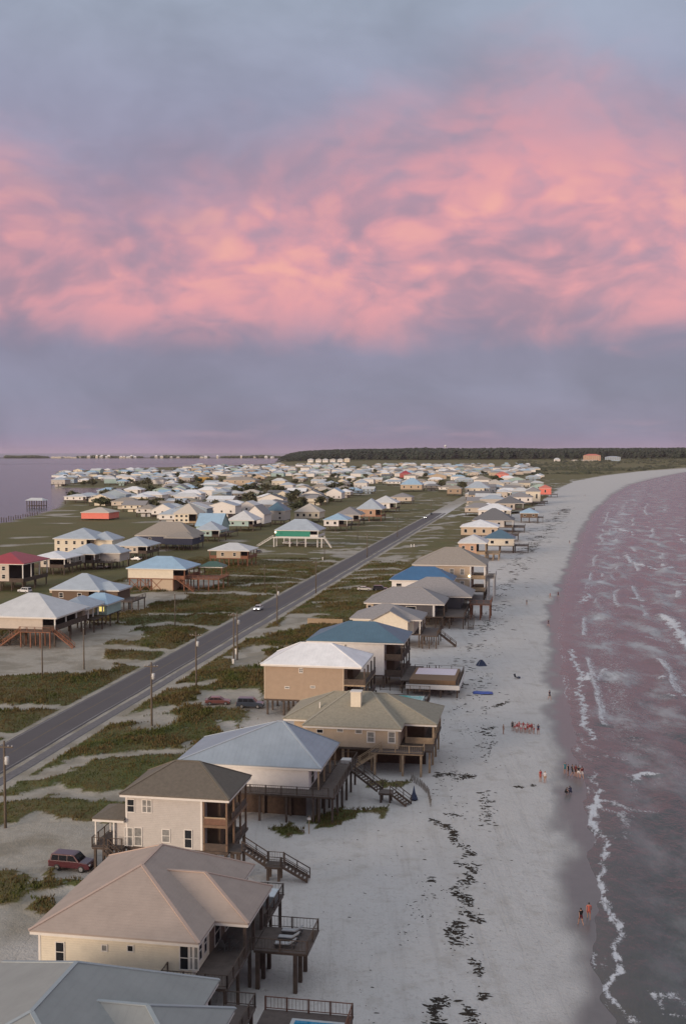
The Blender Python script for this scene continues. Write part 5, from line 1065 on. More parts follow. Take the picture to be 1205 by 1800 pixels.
def forest():
    """far pine wood along the skyline, one mass"""
    r = np.random.RandomState(9); n = 15000
    x = r.uniform(478, 1560, n); dd = r.uniform(4350, 6300, n); xx = (x - 602.5) * dd / FOC; t, s = xx * CT - dd * ST_, xx * ST_ + dd * CT
    keep = (shore(s) - t > 90) & inside(t, s, BAY); t, s, x = t[keep], s[keep], x[keep]
    hill = 30 * smooth(s, 3600, 5000) * smooth(t + 0.31 * s - 60, 0, 500) * smooth(shore(s) - t, 40, 260)
    lowl = smooth(np.interp(x, [478, 530, 660], [0.12, 0.6, 1.0]), 0, 1)
    hgt = (22 + 12 * r.rand(len(t))) * lowl * (0.9 + 0.35 * fbm(t / 260, s / 500, 3)); rad = hgt * 0.26 + 3
    X, Y = s * ST_ + t * CT, s * CT - t * ST_; V = []; F = []
    lay = [(0.15, 0.75), (0.45, 1.0), (0.78, 0.62)]
    for i in range(len(t)):
        b = len(V); j = r.rand(13) * 0.5 + 0.75
        for li, (zz, q) in enumerate(lay):
            for k in range(4):
                a = 1.57 * k + 0.7 * li; V.append((X[i] + rad[i] * q * j[li * 4 + k] * math.cos(a), Y[i] + rad[i] * q * j[li * 4 + k] * math.sin(a), hill[i] + hgt[i] * zz * (0.8 + 0.3 * j[k])))
        V.append((X[i], Y[i], hill[i] + hgt[i]))
        for li in range(2):
            for k in range(4):
                p0, p1, q0, q1 = b + li * 4 + k, b + li * 4 + (k + 1) % 4, b + li * 4 + 4 + k, b + li * 4 + 4 + (k + 1) % 4; F += [(p0, p1, q1), (p0, q1, q0)]
        for k in range(4): F.append((b + 8 + k, b + 8 + (k + 1) % 4, b + 12))
    me = fast_mesh('pine_forest', np.array(V), np.array(F), mat('pine_forest_foliage', (0.024, 0.033, 0.021), 0.9, 0.45, 0.02), False)
    # low scrub on the dunes before the wood, one mass
    n2 = 5200; x2 = r.uniform(905, 1560, n2); d2 = r.uniform(2350, 4350, n2); xx = (x2 - 602.5) * d2 / FOC; t2, s2 = xx * CT - d2 * ST_, xx * ST_ + d2 * CT; ed = np.interp(s2, [1512, 1843, 2303, 2879, 3542, 6000], [20, 46, 113, 236, 414, 1100])
    kp = (t2 < ed - 15) & (fbm(t2 / 90, s2 / 160, 3) > 0.44); t2, s2 = t2[kp], s2[kp]; hl = 30 * smooth(s2, 3600, 5000) * smooth(t2 + 0.31 * s2 - 60, 0, 500) * smooth(shore(s2) - t2, 40, 260); V2 = []; F2 = []
    for i in range(len(t2)):
        x_, y_ = xy_of(t2[i], s2[i]); h2 = r.uniform(1.5, 5.5); w2 = h2 * r.uniform(0.9, 1.8); b = len(V2); q = r.rand(6) * 0.6 + 0.7
        for k in range(5): V2.append((x_ + w2 * q[k] * math.cos(1.257 * k), y_ + w2 * q[k] * math.sin(1.257 * k), hl[i] - 0.2))
        for k in range(5): V2.append((x_ + w2 * 0.8 * q[k] * math.cos(1.257 * k + .5), y_ + w2 * 0.8 * q[k] * math.sin(1.257 * k + .5), hl[i] + h2 * 0.55 * q[k]))
        V2.append((x_, y_, hl[i] + h2))
        for k in range(5): k1 = (k + 1) % 5; F2 += [(b + k, b + k1, b + 5 + k), (b + k1, b + 5 + k1, b + 5 + k), (b + 5 + k, b + 5 + k1, b + 10)]
    o2 = link('dune_scrub', fast_mesh('dune_scrub', np.array(V2), np.array(F2), mat('scrub_foliage', (0.048, 0.052, 0.024), 0.9, 0.4, 0.05), False)); struct(o2, 'stuff', 'low dark scrub on the far dunes before the pine wood'); o2['category'] = 'scrub'
    o = link('pine_forest', me); struct(o, 'stuff', 'dark pine wood along the far skyline'); o['category'] = 'forest'
def far_shore():
    mb = MB(); rng = random.Random(4); d0 = 9000
    land = mat('far_shore_land', (0.10, 0.085, 0.075), 0.9, 0.3, 0.01)
    def at_d(px, d): return ((px - 602.5) * d / FOC, d)
    x0, x1 = -260, 500; v = []; f = []
    n = 60
    for i in range(n + 1):
        px = x0 + (x1 - x0) * i / n; k = math.sin(math.pi * i / n) ** 0.4
        for d, z in ((8700 - 60 * k, -1.6), (8760, 0.6), (9800, 1.0), (9900, -1.6)): a = at_d(px, d); v.append((a[0], a[1], z))
        if i:
            b = 4 * i
            for q in range(3): f.append((b - 4 + q, b + q, b + q + 1, b - 3 + q))
    struct(link('far_shore', mesh('far_shore', v, f, land)), label='low far shore across the bay')
    # sandbar in the bay
    v = []; f = []
    for i in range(41):
        px = -200 + 700 * i / 40; d = 4550 + 60 * math.sin(i * 0.9); w = 40 + 25 * math.sin(i * 1.7) ** 2
        for dd, z in ((-w, -1.3), (0, -0.5), (w, -1.3)): a = at_d(px, d + dd); v.append((a[0], a[1], z))
        if i: b = 3 * i; f += [(b - 3, b, b + 1, b - 2), (b - 2, b + 1, b + 2, b - 1)]
    struct(link('sandbar', mesh('sandbar', v, f, mat('wet_mud', (0.05, 0.04, 0.04), 0.5, 0.2, 0.02))), label='thin dark sandbar in the bay')
    # trees on the far shore, one mass
    r = np.random.RandomState(2); V = []; F = []
    for i in range(5200):
        px = r.uniform(10, 498); d = r.uniform(8850, 9700); a = at_d(px, d); gate = math.sin(px * 0.045) + 0.6 * math.sin(px * 0.11 + 1)
        if gate < -1.15 or 92 < px < 136: continue
        h_ = r.uniform(9, 20) * (0.95 + 0.22 * gate); w = h_ * 0.8; b = len(V)
        V += [(a[0] - w, a[1], 1), (a[0] + w, a[1], 1), (a[0] + w * .8, a[1], h_ * .6), (a[0] - w * .8, a[1], h_ * .7), (a[0], a[1] + w, 1), (a[0], a[1] - w, h_ * .5), (a[0], a[1], h_)]
        F += [(b, b + 5, b + 3), (b + 5, b + 1, b + 2), (b + 3, b + 5, b + 6), (b + 5, b + 2, b + 6), (b + 2, b + 4, b + 6), (b + 4, b + 3, b + 6), (b + 1, b + 4, b + 2), (b + 4, b, b + 3)]
    o = link('far_shore_woods', fast_mesh('far_shore_woods', np.array(V), np.array(F), leafm, False)); struct(o, 'stuff', 'blurred dark trees on the far shore'); o['category'] = 'woods'
    # buildings over there
    rng = random.Random(8); xs = sorted([95, 104, 113, 122, 131, 139] + [rng.uniform(150, 480) for _ in range(26)])
    for i, px in enumerate(xs):
        d = rng.uniform(8750, 8900); a = at_d(px, d); big = px < 142; w = 38 if big else rng.uniform(12, 26); hh = rng.uniform(10, 15) if big else rng.uniform(12, 26)
        o = link('far_building', None, None, (a[0], a[1], 0.6)); tag(o, f'{ORD[i % 20]} pale building from left on the far shore' if i < 20 else f'pale building on the far shore, {ORD[i - 20]} past the shore centre', 'building', 'tiny buildings on the far shore')
        wm = [W['white'], W['cream'], W['grey'], W['beige']][rng.randrange(4)] if not big else W['cream']
        MB().box(-w / 2, w / 2, -8, 8, 0, hh * 0.7).obj('wall', wm, o)
        mb = MB(); mb.add([(-w / 2 - 1, -9, hh * 0.702), (w / 2 + 1, -9, hh * 0.702), (w / 2 + 1, 9, hh * 0.702), (-w / 2 - 1, 9, hh * 0.702), (-w / 4, 0, hh), (w / 4, 0, hh)], [(0, 1, 5, 4), (1, 2, 5), (2, 3, 4, 5), (3, 0, 4), (3, 2, 1, 0)]); mb.obj('roof', Rf['white'] if not big else Rf['cream'], o)
        for k in range(3):
            u = -w * 0.36 + w * 0.29 * k; MB().box(u, u + w * 0.14, -8.12, -8.004, hh * 0.25, hh * 0.5).obj('window', glass, o)

def water_tower():
    px = 782; d = 5300; x, y = (px - 602.5) * d / FOC, d; zt = HC + (795 - 782) * d / FOC
    o = link('water_tower', None, None, (x, y, 8)); tag(o, 'slender white water tower rising over the pine wood', 'water tower'); zt -= 8
    m = mat('white_steel', (0.62, 0.62, 0.62), 0.5, 0.05); mb = MB(); mb.tube([(0, 0, 0), (0, 0, 5), (0, 0, zt - 12)], [4, 1.9, 1.9], 12); mb.obj('stem', m, o, sm=True)
    mb = MB(); mb.tube([(0, 0, zt - 12), (0, 0, zt - 9), (0, 0, zt - 6), (0, 0, zt - 3), (0, 0, zt - 1), (0, 0, zt)], [1.9, 4.6, 6.6, 6.6, 4.6, 0.6], 16); mb.obj('tank', m, o, sm=True)
def beach_condos():
    specs = [('orange-roofed condominium block standing above the far dunes', 1024, 1055, 798, 809, 'orange', 'coral'), ('grey-roofed condominium in front of the orange block', 1020, 1048, 807, 814, 'beige', 'pale'), ('slim pale tower house left of the orange condominium', 972, 984, 805, 816, 'white', 'light'), ('row of pale apartments right of the orange condominium', 1062, 1090, 802, 809, 'blue', 'pale'), ('low cream house left of the orange condominium by the dunes', 1003, 1016, 808, 814, 'cream', 'cream'), ('cream lodge at the foot of the pine wood', 915, 936, 814, 822, 'cream', 'khaki')]
    for lb, x0, x1, yt, yb, w, r in specs:
        D_ = 4150; base = HC - (yb - 795) * D_ / FOC
        t0, s = TS(x0, yb, base); t1 = TS(x1, yb, base)[0]; d = 30; zt = on_front((x0 + x1) / 2, yt, s)[1]
        h = House('condominium', lb, t0, t1, s, s + d, cat='building', z=base); hb = base + (zt - base) * 0.74
        h.box('wall', t0 + 1, t1 - 1, s + 1, s + d - 1, base - 8, hb, W[w]); h.hip(t0, t1, s, s + d, hb + 0.3, (t0 + (t1 - t0) * .3, s + d / 2), (t0 + (t1 - t0) * .7, s + d / 2), zt, Rf[r])
        nf = max(2, int((hb - base) / 3.4)); nw = max(2, int((t1 - t0) / 7))
        for a in range(min(nf, 4)):
            for b in range(min(nw, 8)):
                u = t0 + 3 + (t1 - t0 - 6) * (b + .5) / min(nw, 8); z = base + (hb - base) * (a + 0.3) / min(nf, 4); h.window('f', s + 1, u - 1.2, u + 1.2, z, z + 1.8, bars=0, fw=0.3)
    specs = [546, 560, 572, 585, 598, 610]
    for i, px in enumerate(specs):
        base = HC - (810 - 795) * 4200 / FOC; t, s = TS(px, 810, base); w = 22; h = House('distant_house', f'{ORD[i]} from left in the pale row before the pine wood', t - w / 2, t + w / 2, s - 10, s + 10, group='pale house row before the wood', z=0)
        k = 1.7 if i == 5 else 1.0
        h.box('wall', t - 10, t + 10, s - 9, s + 9, base - 6, base + 4 * k, W['cream' if i == 5 else 'white']); h.hip(t - 11, t + 11, s - 10, s + 10, base + 0.3 + 4 * k, (t - 3, s), (t + 3, s), base + 4 + 4 * k, Rf['cream' if i % 2 else 'light'])
        for u in (-6, 0, 6): h.window('f', s - 9, t + u - 1, t + u + 1, base + 1, base + 4, bars=0, fw=0.3)

# ------------------------------------------------------------------ poles, cars, people and small things
def power_poles():
    pw = mat('pole_wood', (0.12, 0.095, 0.070), 0.9, 0.3, 1.5); gm = mat('galvanised_can', (0.50, 0.50, 0.48), 0.45, 0.08); ins = mat('porcelain', (0.45, 0.43, 0.40), 0.3)
    pole = MB().tube([(0, 0, -1.5), (0, 0, 5), (0, 0, 10.8)], [0.19, 0.16, 0.12], 10).mesh('pole', pw, True)
    pole2 = MB().tube([(0, 0, -1.5), (0, 0, 8.6)], [0.16, 0.11], 10).mesh('pole', pw, True)
    arm = MB().box(-1.2, 1.2, -0.2, -0.10, 10.0, 10.14).mesh('crossarm', pw)
    insm = MB().tube([(0, 0, 0), (0, 0, 0.08), (0, 0, 0.2)], [0.05, 0.09, 0.04], 8).mesh('insulator', ins, True)
    can = MB().tube([(0, 0, 0), (0, 0, 0.05), (0, 0, 0.95), (0, 0, 1.02)], [0.2, 0.27, 0.27, 0.18], 12).mesh('transformer', gm, True)
    SEA = [(10, 1455, 1, 'at the left edge below the road'), (267, 1277, 1, 'beside the sandy track, nearest full pole right of the road'), (345, 1205, 1, 'second right of the road, with a white canister'), (417, 1160, 1, 'third right of the road before the tan house'), (411, 1162, 0, 'thin one beside the third roadside pole'), (487, 1098, 1, 'fourth right of the road by bare sand'), (555, 1043, 0, 'fifth right of the road'), (645, 980, 0, 'sixth right of the road by the grass verge'), (698, 944, 0, 'seventh right of the road'), (757, 905, 0, 'by the bend behind the white cars')]
    INN = [(75, 1192, 'in sand under the pale pyramid roofed house'), (148, 1176, 'right of the pale pyramid roofed house'), (308, 1104, 'in the grass lots left of the road'), (465, 1040, 'across the road from the first white car'), (570, 985, 'on the left verge by the green-walled house'), (628, 950, 'far along the left verge'), (690, 915, 'farthest along the left verge'), (225, 1022, 'beside the cream house on red stilts')]
    for (px, py, tr, lb) in SEA:
        t, s = TS(px, py); x, y = xy_of(t, s); o = link('power_pole', None, None, (x, y, gz(t, s)), -TH); tag(o, 'wooden power pole ' + lb, 'pole', 'power poles by the road')
        link('pole', pole, o); link('crossarm', arm, o)
        for a in (-1.1, -0.6, 0.6, 1.1): link('insulator', insm, o, (a, -0.15, 10.142))
        if tr: link('transformer', can, o, (0.38, -0.1, 7.9)); MB().box(0.05, 0.2, -0.14, -0.06, 8.3, 8.4).obj('bracket', gm, o)
    for (px, py, lb) in INN:
        t, s = TS(px, py); x, y = xy_of(t, s); o = link('power_pole', None, None, (x, y, gz(t, s)), -TH); tag(o, 'plain wooden pole ' + lb, 'pole', 'plain poles among the lots'); link('pole', pole2, o); link('insulator', insm, o, (0, 0, 8.602))

def car(name, label, t, s, rz, paint, cat='car', suv=False, lights=False, z=None, group='cars'):
    x, y = xy_of(t, s); o = link(name, None, None, (x, y, gz(t, s) + 0.0 if z is None else z), -TH + rz); tag(o, label, cat, group)
    Ln, Wd, Hh = (4.9, 1.92, 1.85) if suv else (4.6, 1.82, 1.45); gl = mat('car_glass', (0.012, 0.014, 0.018), 0.12, 0.1, spec=0.25); blk = mat('black_rubber', (0.02, 0.02, 0.02), 0.8); rim = mat('alloy', (0.45, 0.45, 0.46), 0.3, 0.05, metal=0.8)
    # side profile, nose at +x: lower body
    if suv: prof = [(-2.42, 0.42), (-2.46, 0.62), (-2.44, 1.08), (-2.30, 1.16), (0.95, 1.14), (1.15, 1.12), (2.10, 1.02), (2.36, 0.88), (2.44, 0.6), (2.40, 0.38)]
    else: prof = [(-2.24, 0.38), (-2.30, 0.55), (-2.26, 0.92), (-2.1, 0.99), (0.85, 0.95), (1.1, 0.93), (1.95, 0.80), (2.22, 0.66), (2.28, 0.48), (2.24, 0.30)]
    def loft(pr, hw, inset_top, zt):
        v = []; n = len(pr)
        for (a, b) in pr:
            k = (b / zt); w_ = hw - inset_top * max(0, k - 0.45)
            for q in (-w_, -w_ * 0.5, w_ * 0.5, w_): v.append((a, q, b))
        f = []
        for i in range(n - 1):
            for q in range(3): f.append((4 * i + q, 4 * i + 4 + q, 4 * i + 5 + q, 4 * i + 1 + q))
        f.append(tuple(4 * i for i in range(n))[::-1]); f.append(tuple(4 * i + 3 for i in range(n))); f += [(4 * (n - 1) + q, q, q + 1, 4 * (n - 1) + q + 1) for q in range(3)]
        return v, f
    v, f = loft(prof, Wd / 2, 0.05, 1.1); me = mesh('body', v, f, paint); b = link('body', me, o); bv = b.modifiers.new('bevel', 'BEVEL'); bv.width = 0.06; bv.segments = 2; bv.limit_method = 'ANGLE'
    zb = 1.10 if suv else 0.93
    if suv: cb = [(-2.36, zb), (-2.16, Hh - 0.06), (-1.9, Hh), (0.30, Hh), (0.55, Hh - 0.05), (1.22, zb)]
    else: cb = [(-1.9, zb), (-1.2, Hh - 0.03), (-0.9, Hh), (0.1, Hh), (0.35, Hh - 0.04), (1.15, zb)]
    hw0, hw1 = Wd / 2 - 0.06, Wd / 2 - 0.17; v = []
    for (a, c) in cb:
        w_ = hw0 + (hw1 - hw0) * (c - zb) / (Hh - zb); v += [(a, -w_, c), (a, w_, c)]
    n = len(cb); f = [(2 * i, 2 * i + 2, 2 * i + 3, 2 * i + 1) for i in range(n - 1)] + [tuple(2 * i for i in range(n))[::-1], tuple(2 * i + 1 for i in range(n)), (0, 1, 2 * n - 1, 2 * n - 2)]
    c_ = link('cabin', mesh('cabin', v, f, paint), o); bv = c_.modifiers.new('bevel', 'BEVEL'); bv.width = 0.04; bv.segments = 2; bv.limit_method = 'ANGLE'
    def lerp(a, b_, k): return a + (b_ - a) * k
    def on_side_(a, zz, sg):
        w_ = hw0 + (hw1 - hw0) * (zz - zb) / (Hh - zb) + 0.012; return (a, sg * w_, zz)
    za, zc = zb + 0.06, Hh - 0.13
    xs = [(-2.15, -2.02, -1.30, -1.30), (-1.22, -1.22, -0.28, -0.28), (-0.20, -0.20, 0.92, 0.44)] if suv else [(-1.68, -1.22, -0.75, -0.75), (-0.67, -0.67, 0.10, 0.10), (0.17, 0.17, 0.88, 0.35)]
    for sg in (-1, 1):
        for (p0, p1, p2, p3) in xs:
            q = [on_side_(p0, za, sg), on_side_(p2, za, sg), on_side_(p3, zc, sg), on_side_(p1, zc, sg)]
            q2 = [(a, y_ - sg * 0.03, z_) for a, y_, z_ in q]; ff = [(0, 1, 2, 3), (7, 6, 5, 4), (0, 4, 5, 1), (1, 5, 6, 2), (2, 6, 7, 3), (3, 7, 4, 0)]
            link('side_window', mesh('side_window', q + q2, ff, gl), o)
    fr = (cb[-1], cb[-2]); rr = (cb[0], cb[1])
    for nm, (p, q), dx in (('windscreen', fr, 0.015), ('rear_window', rr, -0.015)):
        A = [(lerp(p[0], q[0], k) + dx, sg * (lerp(hw0, hw1 + 0.03, k) - 0.10), lerp(p[1], q[1], k) + 0.012) for k, sg in ((0.08, -1), (0.08, 1), (0.92, 1), (0.92, -1))]
        B = [(a - dx * 2.2, b_, c - 0.02) for a, b_, c in A]; link(nm, mesh(nm, A + B, [(0, 1, 2, 3), (7, 6, 5, 4), (0, 4, 5, 1), (1, 5, 6, 2), (2, 6, 7, 3), (3, 7, 4, 0)], gl), o)
    rw = 0.37 if suv else 0.32
    ty = MB().tube([(0, -0.11, 0), (0, -0.09, 0), (0, 0.09, 0), (0, 0.11, 0)], [rw * 0.85, rw, rw, rw * 0.85], 18).mesh('tyre', blk, True); ri = MB().tube([(0, -0.125, 0), (0, 0.125, 0)], rw * 0.62, 12).mesh('rim', rim)
    for a in (-1.42, 1.45):
        for sg in (-1, 1): w_ = link('wheel', ty, o, (a, sg * (Wd / 2 - 0.08), rw)); link('rim', ri, w_)
    hl = mat('headlight_glow', (1, 0.95, 0.85), 0.4, 0.02, emit=((1, 0.93, 0.8), 14.0)) if lights else mat('headlight_glass', (0.6, 0.6, 0.6), 0.15)
    tl = mat('tail_light', (0.30, 0.01, 0.01), 0.2)
    for sg in (-1, 1):
        q = (prof[-2][0] - 0.08, sg * (Wd / 2 - 0.28), prof[-3][1] - 0.06); MB().box(-0.09, 0.06, -0.18, 0.18, -0.08, 0.07).obj('headlight', hl, o, q)
        q = (prof[2][0] - 0.0, sg * (Wd / 2 - 0.16), prof[2][1] - 0.1); MB().box(-0.03, 0.1, -0.10, 0.10, -0.16, 0.1).obj('tail_light', tl, o, q)
    MB().box(-0.06, 0.05, -Wd / 2 + 0.08, Wd / 2 - 0.08, -0.1, 0.1).obj('bumper', blk, o, (prof[-1][0] + 0.02, 0, 0.46)); MB().box(-0.05, 0.06, -Wd / 2 + 0.08, Wd / 2 - 0.08, -0.1, 0.1).obj('bumper', blk, o, (prof[0][0] - 0.02, 0, 0.5))
    return o
def cars():
    P = lambda n, c: mat('car_paint_' + n, c, 0.3, 0.04, 1.0, coat=0.6)
    t, s = TS(128, 1527); car('parked_suv', 'dark red SUV parked on sand by the grey two-storey house', t, s, R(-3), P('dark_red', (0.055, 0.004, 0.010)), suv=True)
    t, s = TS(440, 1244); car('parked_suv', 'dark SUV parked beside the tall tan house', t, s, R(5), P('dark_blue', (0.03, 0.04, 0.06)), suv=True)
    P('silver', (0.45, 0.47, 0.5))
    t, s = TS(383, 1238); car('parked_car', 'low reddish car in the sandy lot left of the dark SUV', t, s, R(12), P('brown_red', (0.13, 0.05, 0.045)))
    t, s = TS(468, 1073); car('white_car', 'white car with lit headlights nearest on the road', -82.0, s, R(-90), P('white', (0.62, 0.62, 0.62)), lights=True, z=0.055)
    t, s = TS(754, 911); car('white_car', 'white car with lit headlights far down the road', -82.2, s, R(-90), P('white', (0.62, 0.62, 0.62)), lights=True, z=0.055)
    car('dark_car', 'dark car behind the far white car on the road', -82.2, s + 42, R(-90), P('dark_blue', (0, 0, 0)), z=0.055)
    t, s = TS(640, 1041); car('parked_car', 'pale sedan parked in grass beside the wide dark-walled house', t, s, R(4), P('pale', (0.5, 0.48, 0.44)))
    t, s = TS(668, 1040); car('parked_suv', 'black SUV parked by the wide dark-walled house', t, s, R(4), P('black', (0.02, 0.02, 0.022)), suv=True)
    t, s = TS(44, 1043); car('parked_suv', 'white SUV parked under the crimson-roofed house', t, s, R(160), P('white', (0, 0, 0)), suv=True)
    for i, (px, py, lb) in enumerate(((180, 1000, 'silver car nearest the cream house on red stilts'), (240, 986, 'white car parked under the slate blue roofed house'), (505, 958, 'white car parked under the green-walled house at left'), (532, 958, 'white car parked under the green-walled house at right'), (455, 972, 'dark car parked by the small tan house'))):
        t, s = TS(px, py); car('parked_car', lb, t, s, R((10, 170, 0, 5, 90)[i]), P(('silver', 'white', 'white', 'white', 'black')[i], (0, 0, 0)))

# people: one continuous skinned body per pose, clothes as faces
def body_mesh(name, kind):
    J = {'pel': (0, 0, 0.95), 'sp': (0, 0, 1.15), 'ch': (0, 0.01, 1.36), 'nk': (0, 0.0, 1.50), 'hd': (0, -0.015, 1.60), 'top': (0, 0.0, 1.70)}
    if kind == 'stand': legs = [(0.10, 0, 0.90), (0.11, 0.0, 0.50), (0.12, 0.02, 0.08), (0.13, -0.12, 0.04)], [(-0.10, 0, 0.90), (-0.11, -0.01, 0.50), (-0.12, 0.02, 0.08), (-0.13, -0.12, 0.04)]; arms = [(0.19, 0, 1.40), (0.25, 0.02, 1.12), (0.25, -0.06, 0.86), (0.25, -0.09, 0.77)], [(-0.19, 0, 1.40), (-0.25, 0.02, 1.12), (-0.25, -0.06, 0.86), (-0.25, -0.09, 0.77)]
    elif kind == 'walk': legs = [(0.10, 0, 0.90), (0.11, -0.16, 0.50), (0.11, -0.24, 0.08), (0.11, -0.38, 0.05)], [(-0.10, 0, 0.90), (-0.11, 0.06, 0.48), (-0.11, 0.30, 0.14), (-0.11, 0.20, 0.05)]; arms = [(0.19, 0, 1.40), (0.24, 0.14, 1.14), (0.24, 0.14, 0.88), (0.24, 0.12, 0.79)], [(-0.19, 0, 1.40), (-0.24, -0.10, 1.13), (-0.23, -0.26, 0.92), (-0.23, -0.32, 0.85)]
    else:   # crouch, playing in the sand
        J = {'pel': (0, 0.10, 0.36), 'sp': (0, 0.0, 0.52), 'ch': (0, -0.12, 0.72), 'nk': (0, -0.18, 0.84), 'hd': (0, -0.22, 0.93), 'top': (0, -0.22, 1.03)}
        legs = [(0.11, 0.08, 0.34), (0.16, -0.28, 0.46), (0.15, -0.12, 0.08), (0.15, -0.26, 0.04)], [(-0.11, 0.08, 0.34), (-0.16, -0.28, 0.46), (-0.15, -0.12, 0.08), (-0.15, -0.26, 0.04)]; arms = [(0.19, -0.13, 0.74), (0.25, -0.30, 0.54), (0.16, -0.48, 0.34), (0.14, -0.54, 0.26)], [(-0.19, -0.13, 0.74), (-0.25, -0.30, 0.54), (-0.16, -0.48, 0.34), (-0.14, -0.54, 0.26)]
    v = [J['pel'], J['sp'], J['ch'], J['nk'], J['hd'], J['top']]; rad = [0.145, 0.125, 0.150, 0.055, 0.095, 0.07]; e = [(0, 1), (1, 2), (2, 3), (3, 4), (4, 5)]
    for L_ in legs:
        b = len(v); v += L_; rad += [0.10, 0.065, 0.042, 0.038]; e += [(0, b), (b, b + 1), (b + 1, b + 2), (b + 2, b + 3)]
    for A in arms:
        b = len(v); v += A; rad += [0.062, 0.045, 0.034, 0.036]; e += [(2, b), (b, b + 1), (b + 1, b + 2), (b + 2, b + 3)]
    me = bpy.data.meshes.new(name); me.from_pydata(v, e, []); o = bpy.data.objects.new(name, me); col.objects.link(o)
    o.modifiers.new('skin', 'SKIN'); sk = me.skin_vertices[0].data
    for i, r_ in enumerate(rad): sk[i].radius = (r_, r_ * (0.75 if i < 3 else 1.0))
    for i in range(len(v)): sk[i].use_root = (i == 0)
    ss = o.modifiers.new('sub', 'SUBSURF'); ss.levels = 1; ss.render_levels = 1
    dg = bpy.context.evaluated_depsgraph_get(); ev = o.evaluated_get(dg); out = bpy.data.meshes.new_from_object(ev); bpy.data.objects.remove(o)
    out.name = name; out.materials.clear()
    for _ in range(4): out.materials.append(None)
    z1, z2, z3 = (J['pel'][2] - 0.28, J['pel'][2] + 0.08, J['nk'][2] - 0.05); hz = J['hd'][2]
    for p in out.polygons:
        c = p.center; k = 0
        if c.z > hz + 0.02 or (c.z > hz - 0.10 and c.y > J['hd'][1] + 0.01): k = 3
        elif abs(c.x) < 0.235 and z2 <= c.z < z3: k = 1
        elif z1 < c.z < z2 and abs(c.x) < 0.23: k = 2
        p.material_index = k; p.use_smooth = True
    zmin = min(q.co.z for q in out.vertices)
    for q in out.vertices: q.co.z -= zmin
    return out
def people():
    MSH = {k: body_mesh('person', k) for k in ('stand', 'walk', 'crouch')}
    C = lambda n, c: mat('cloth_' + n, c, 0.85, 0.1, 6)
    skin = mat('skin', (0.42, 0.24, 0.17), 0.6, 0.08); skin2 = mat('tanned_skin', (0.30, 0.16, 0.11), 0.6, 0.08); hair = mat('dark_hair', (0.03, 0.02, 0.015), 0.7); hair2 = mat('fair_hair', (0.25, 0.17, 0.09), 0.7)
    c = dict(black=C('black', (0.012, 0.012, 0.014)), red=C('red', (0.45, 0.05, 0.055)), white=C('white', (0.68, 0.64, 0.62)), teal=C('teal', (0.05, 0.20, 0.24)), pink=C('pink', (0.62, 0.22, 0.22)), navy=C('navy', (0.02, 0.025, 0.06)), tan=C('tan', (0.36, 0.24, 0.16)), maroon=C('maroon', (0.14, 0.02, 0.03)), coral=C('coral', (0.52, 0.14, 0.10)))
    def person(px, py, pose, top, bot, rz, label, group=None, k=1.0, sk=skin, hr=hair, base=0.0):
        t, s = TS(px, py, -0.35 if px > 960 else 0.0); x, y = xy_of(t, s); z = gz(t, s)
        o = link('person', MSH[pose], None, (x, y, z), R(rz)); o.scale = (k, k, k); tag(o, label, 'person', group)
        for i, m in enumerate((sk, c[top], c[bot], hr)): o.material_slots[i].link = 'OBJECT'; o.material_slots[i].material = m
    G = 'people posing in a row on the beach'
    person(900, 1281, 'stand', 'black', 'black', 10, 'person in black at the left end of the posing row', G)
    names = ['second', 'third', 'fourth', 'fifth', 'sixth', 'seventh', 'eighth', 'ninth', 'tenth', 'eleventh']
    for i in range(10):
        top = ['white', 'red', 'pink', 'white', 'red', 'white', 'pink', 'red', 'red', 'white'][i]; bot = ['red', 'white', 'red', 'pink', 'white', 'red', 'red', 'white', 'maroon', 'red'][i]
        person(904 + 3.7 * i, 1282 + (1.8 if i % 2 else -0.8), 'stand', top, bot, -10 + 7 * i, f'{names[i]} person from left in the posing row, in {top} and {bot}', G, 0.92 + 0.13 * ((i * 7) % 5) / 5, hr=hair2 if i % 3 else hair)
    person(945, 1284.5, 'stand', 'navy', 'maroon', 0, 'person in dark clothes at the right end of the posing row', G, 1.04)
    person(884, 1287, 'stand', 'tan', 'tan', 60, 'person in tan facing the posing row, photographing', None, 1.0, hr=hair2)
    G = 'people standing at the wet sand edge'
    for i, (px, py, p, a, b, lb) in enumerate(((992, 1354, 'stand', 'teal', 'teal', 'person in teal at the left of the waterside group'), (997.5, 1357, 'stand', 'black', 'black', 'person in all black between teal and bare-shouldered friends at the waterside'), (1005, 1358, 'walk', 'black', 'black', 'person in black swimwear mid-step in the waterside group'), (1011, 1358, 'stand', 'maroon', 'black', 'person in maroon top and black shorts in the waterside group'), (1016, 1360, 'stand', 'black', 'white', 'person in black top and white shorts at the waterside'), (1022, 1361, 'walk', 'maroon', 'white', 'person in maroon and white at the right of the waterside group'))):
        person(px, py, p, a, b, 20 + 35 * i, lb, G, 1.08 if i > 1 else 1.0)
    person(949, 1367, 'stand', 'red', 'coral', 30, 'person in red on dry sand left of the waterside group', 'pair on dry sand', 1.05); person(957, 1368, 'stand', 'white', 'tan', -40, 'person in white and tan beside the one in red', 'pair on dry sand', 1.0, hr=hair2)
    person(993, 1390, 'crouch', 'black', 'black', 90, 'crouching person in black playing in wet sand at left', 'pair crouching in wet sand'); person(1002, 1389, 'crouch', 'navy', 'navy', 200, 'crouching person in navy playing in wet sand at right', 'pair crouching in wet sand', 1.1)
    person(1020, 1617, 'walk', 'black', 'maroon', 200, 'person in black top walking the wet sand nearest the viewer', 'pair walking at the swash', 1.06); person(1034, 1606, 'walk', 'coral', 'coral', 170, 'person in coral walking beside the one in black', 'pair walking at the swash', 1.05)
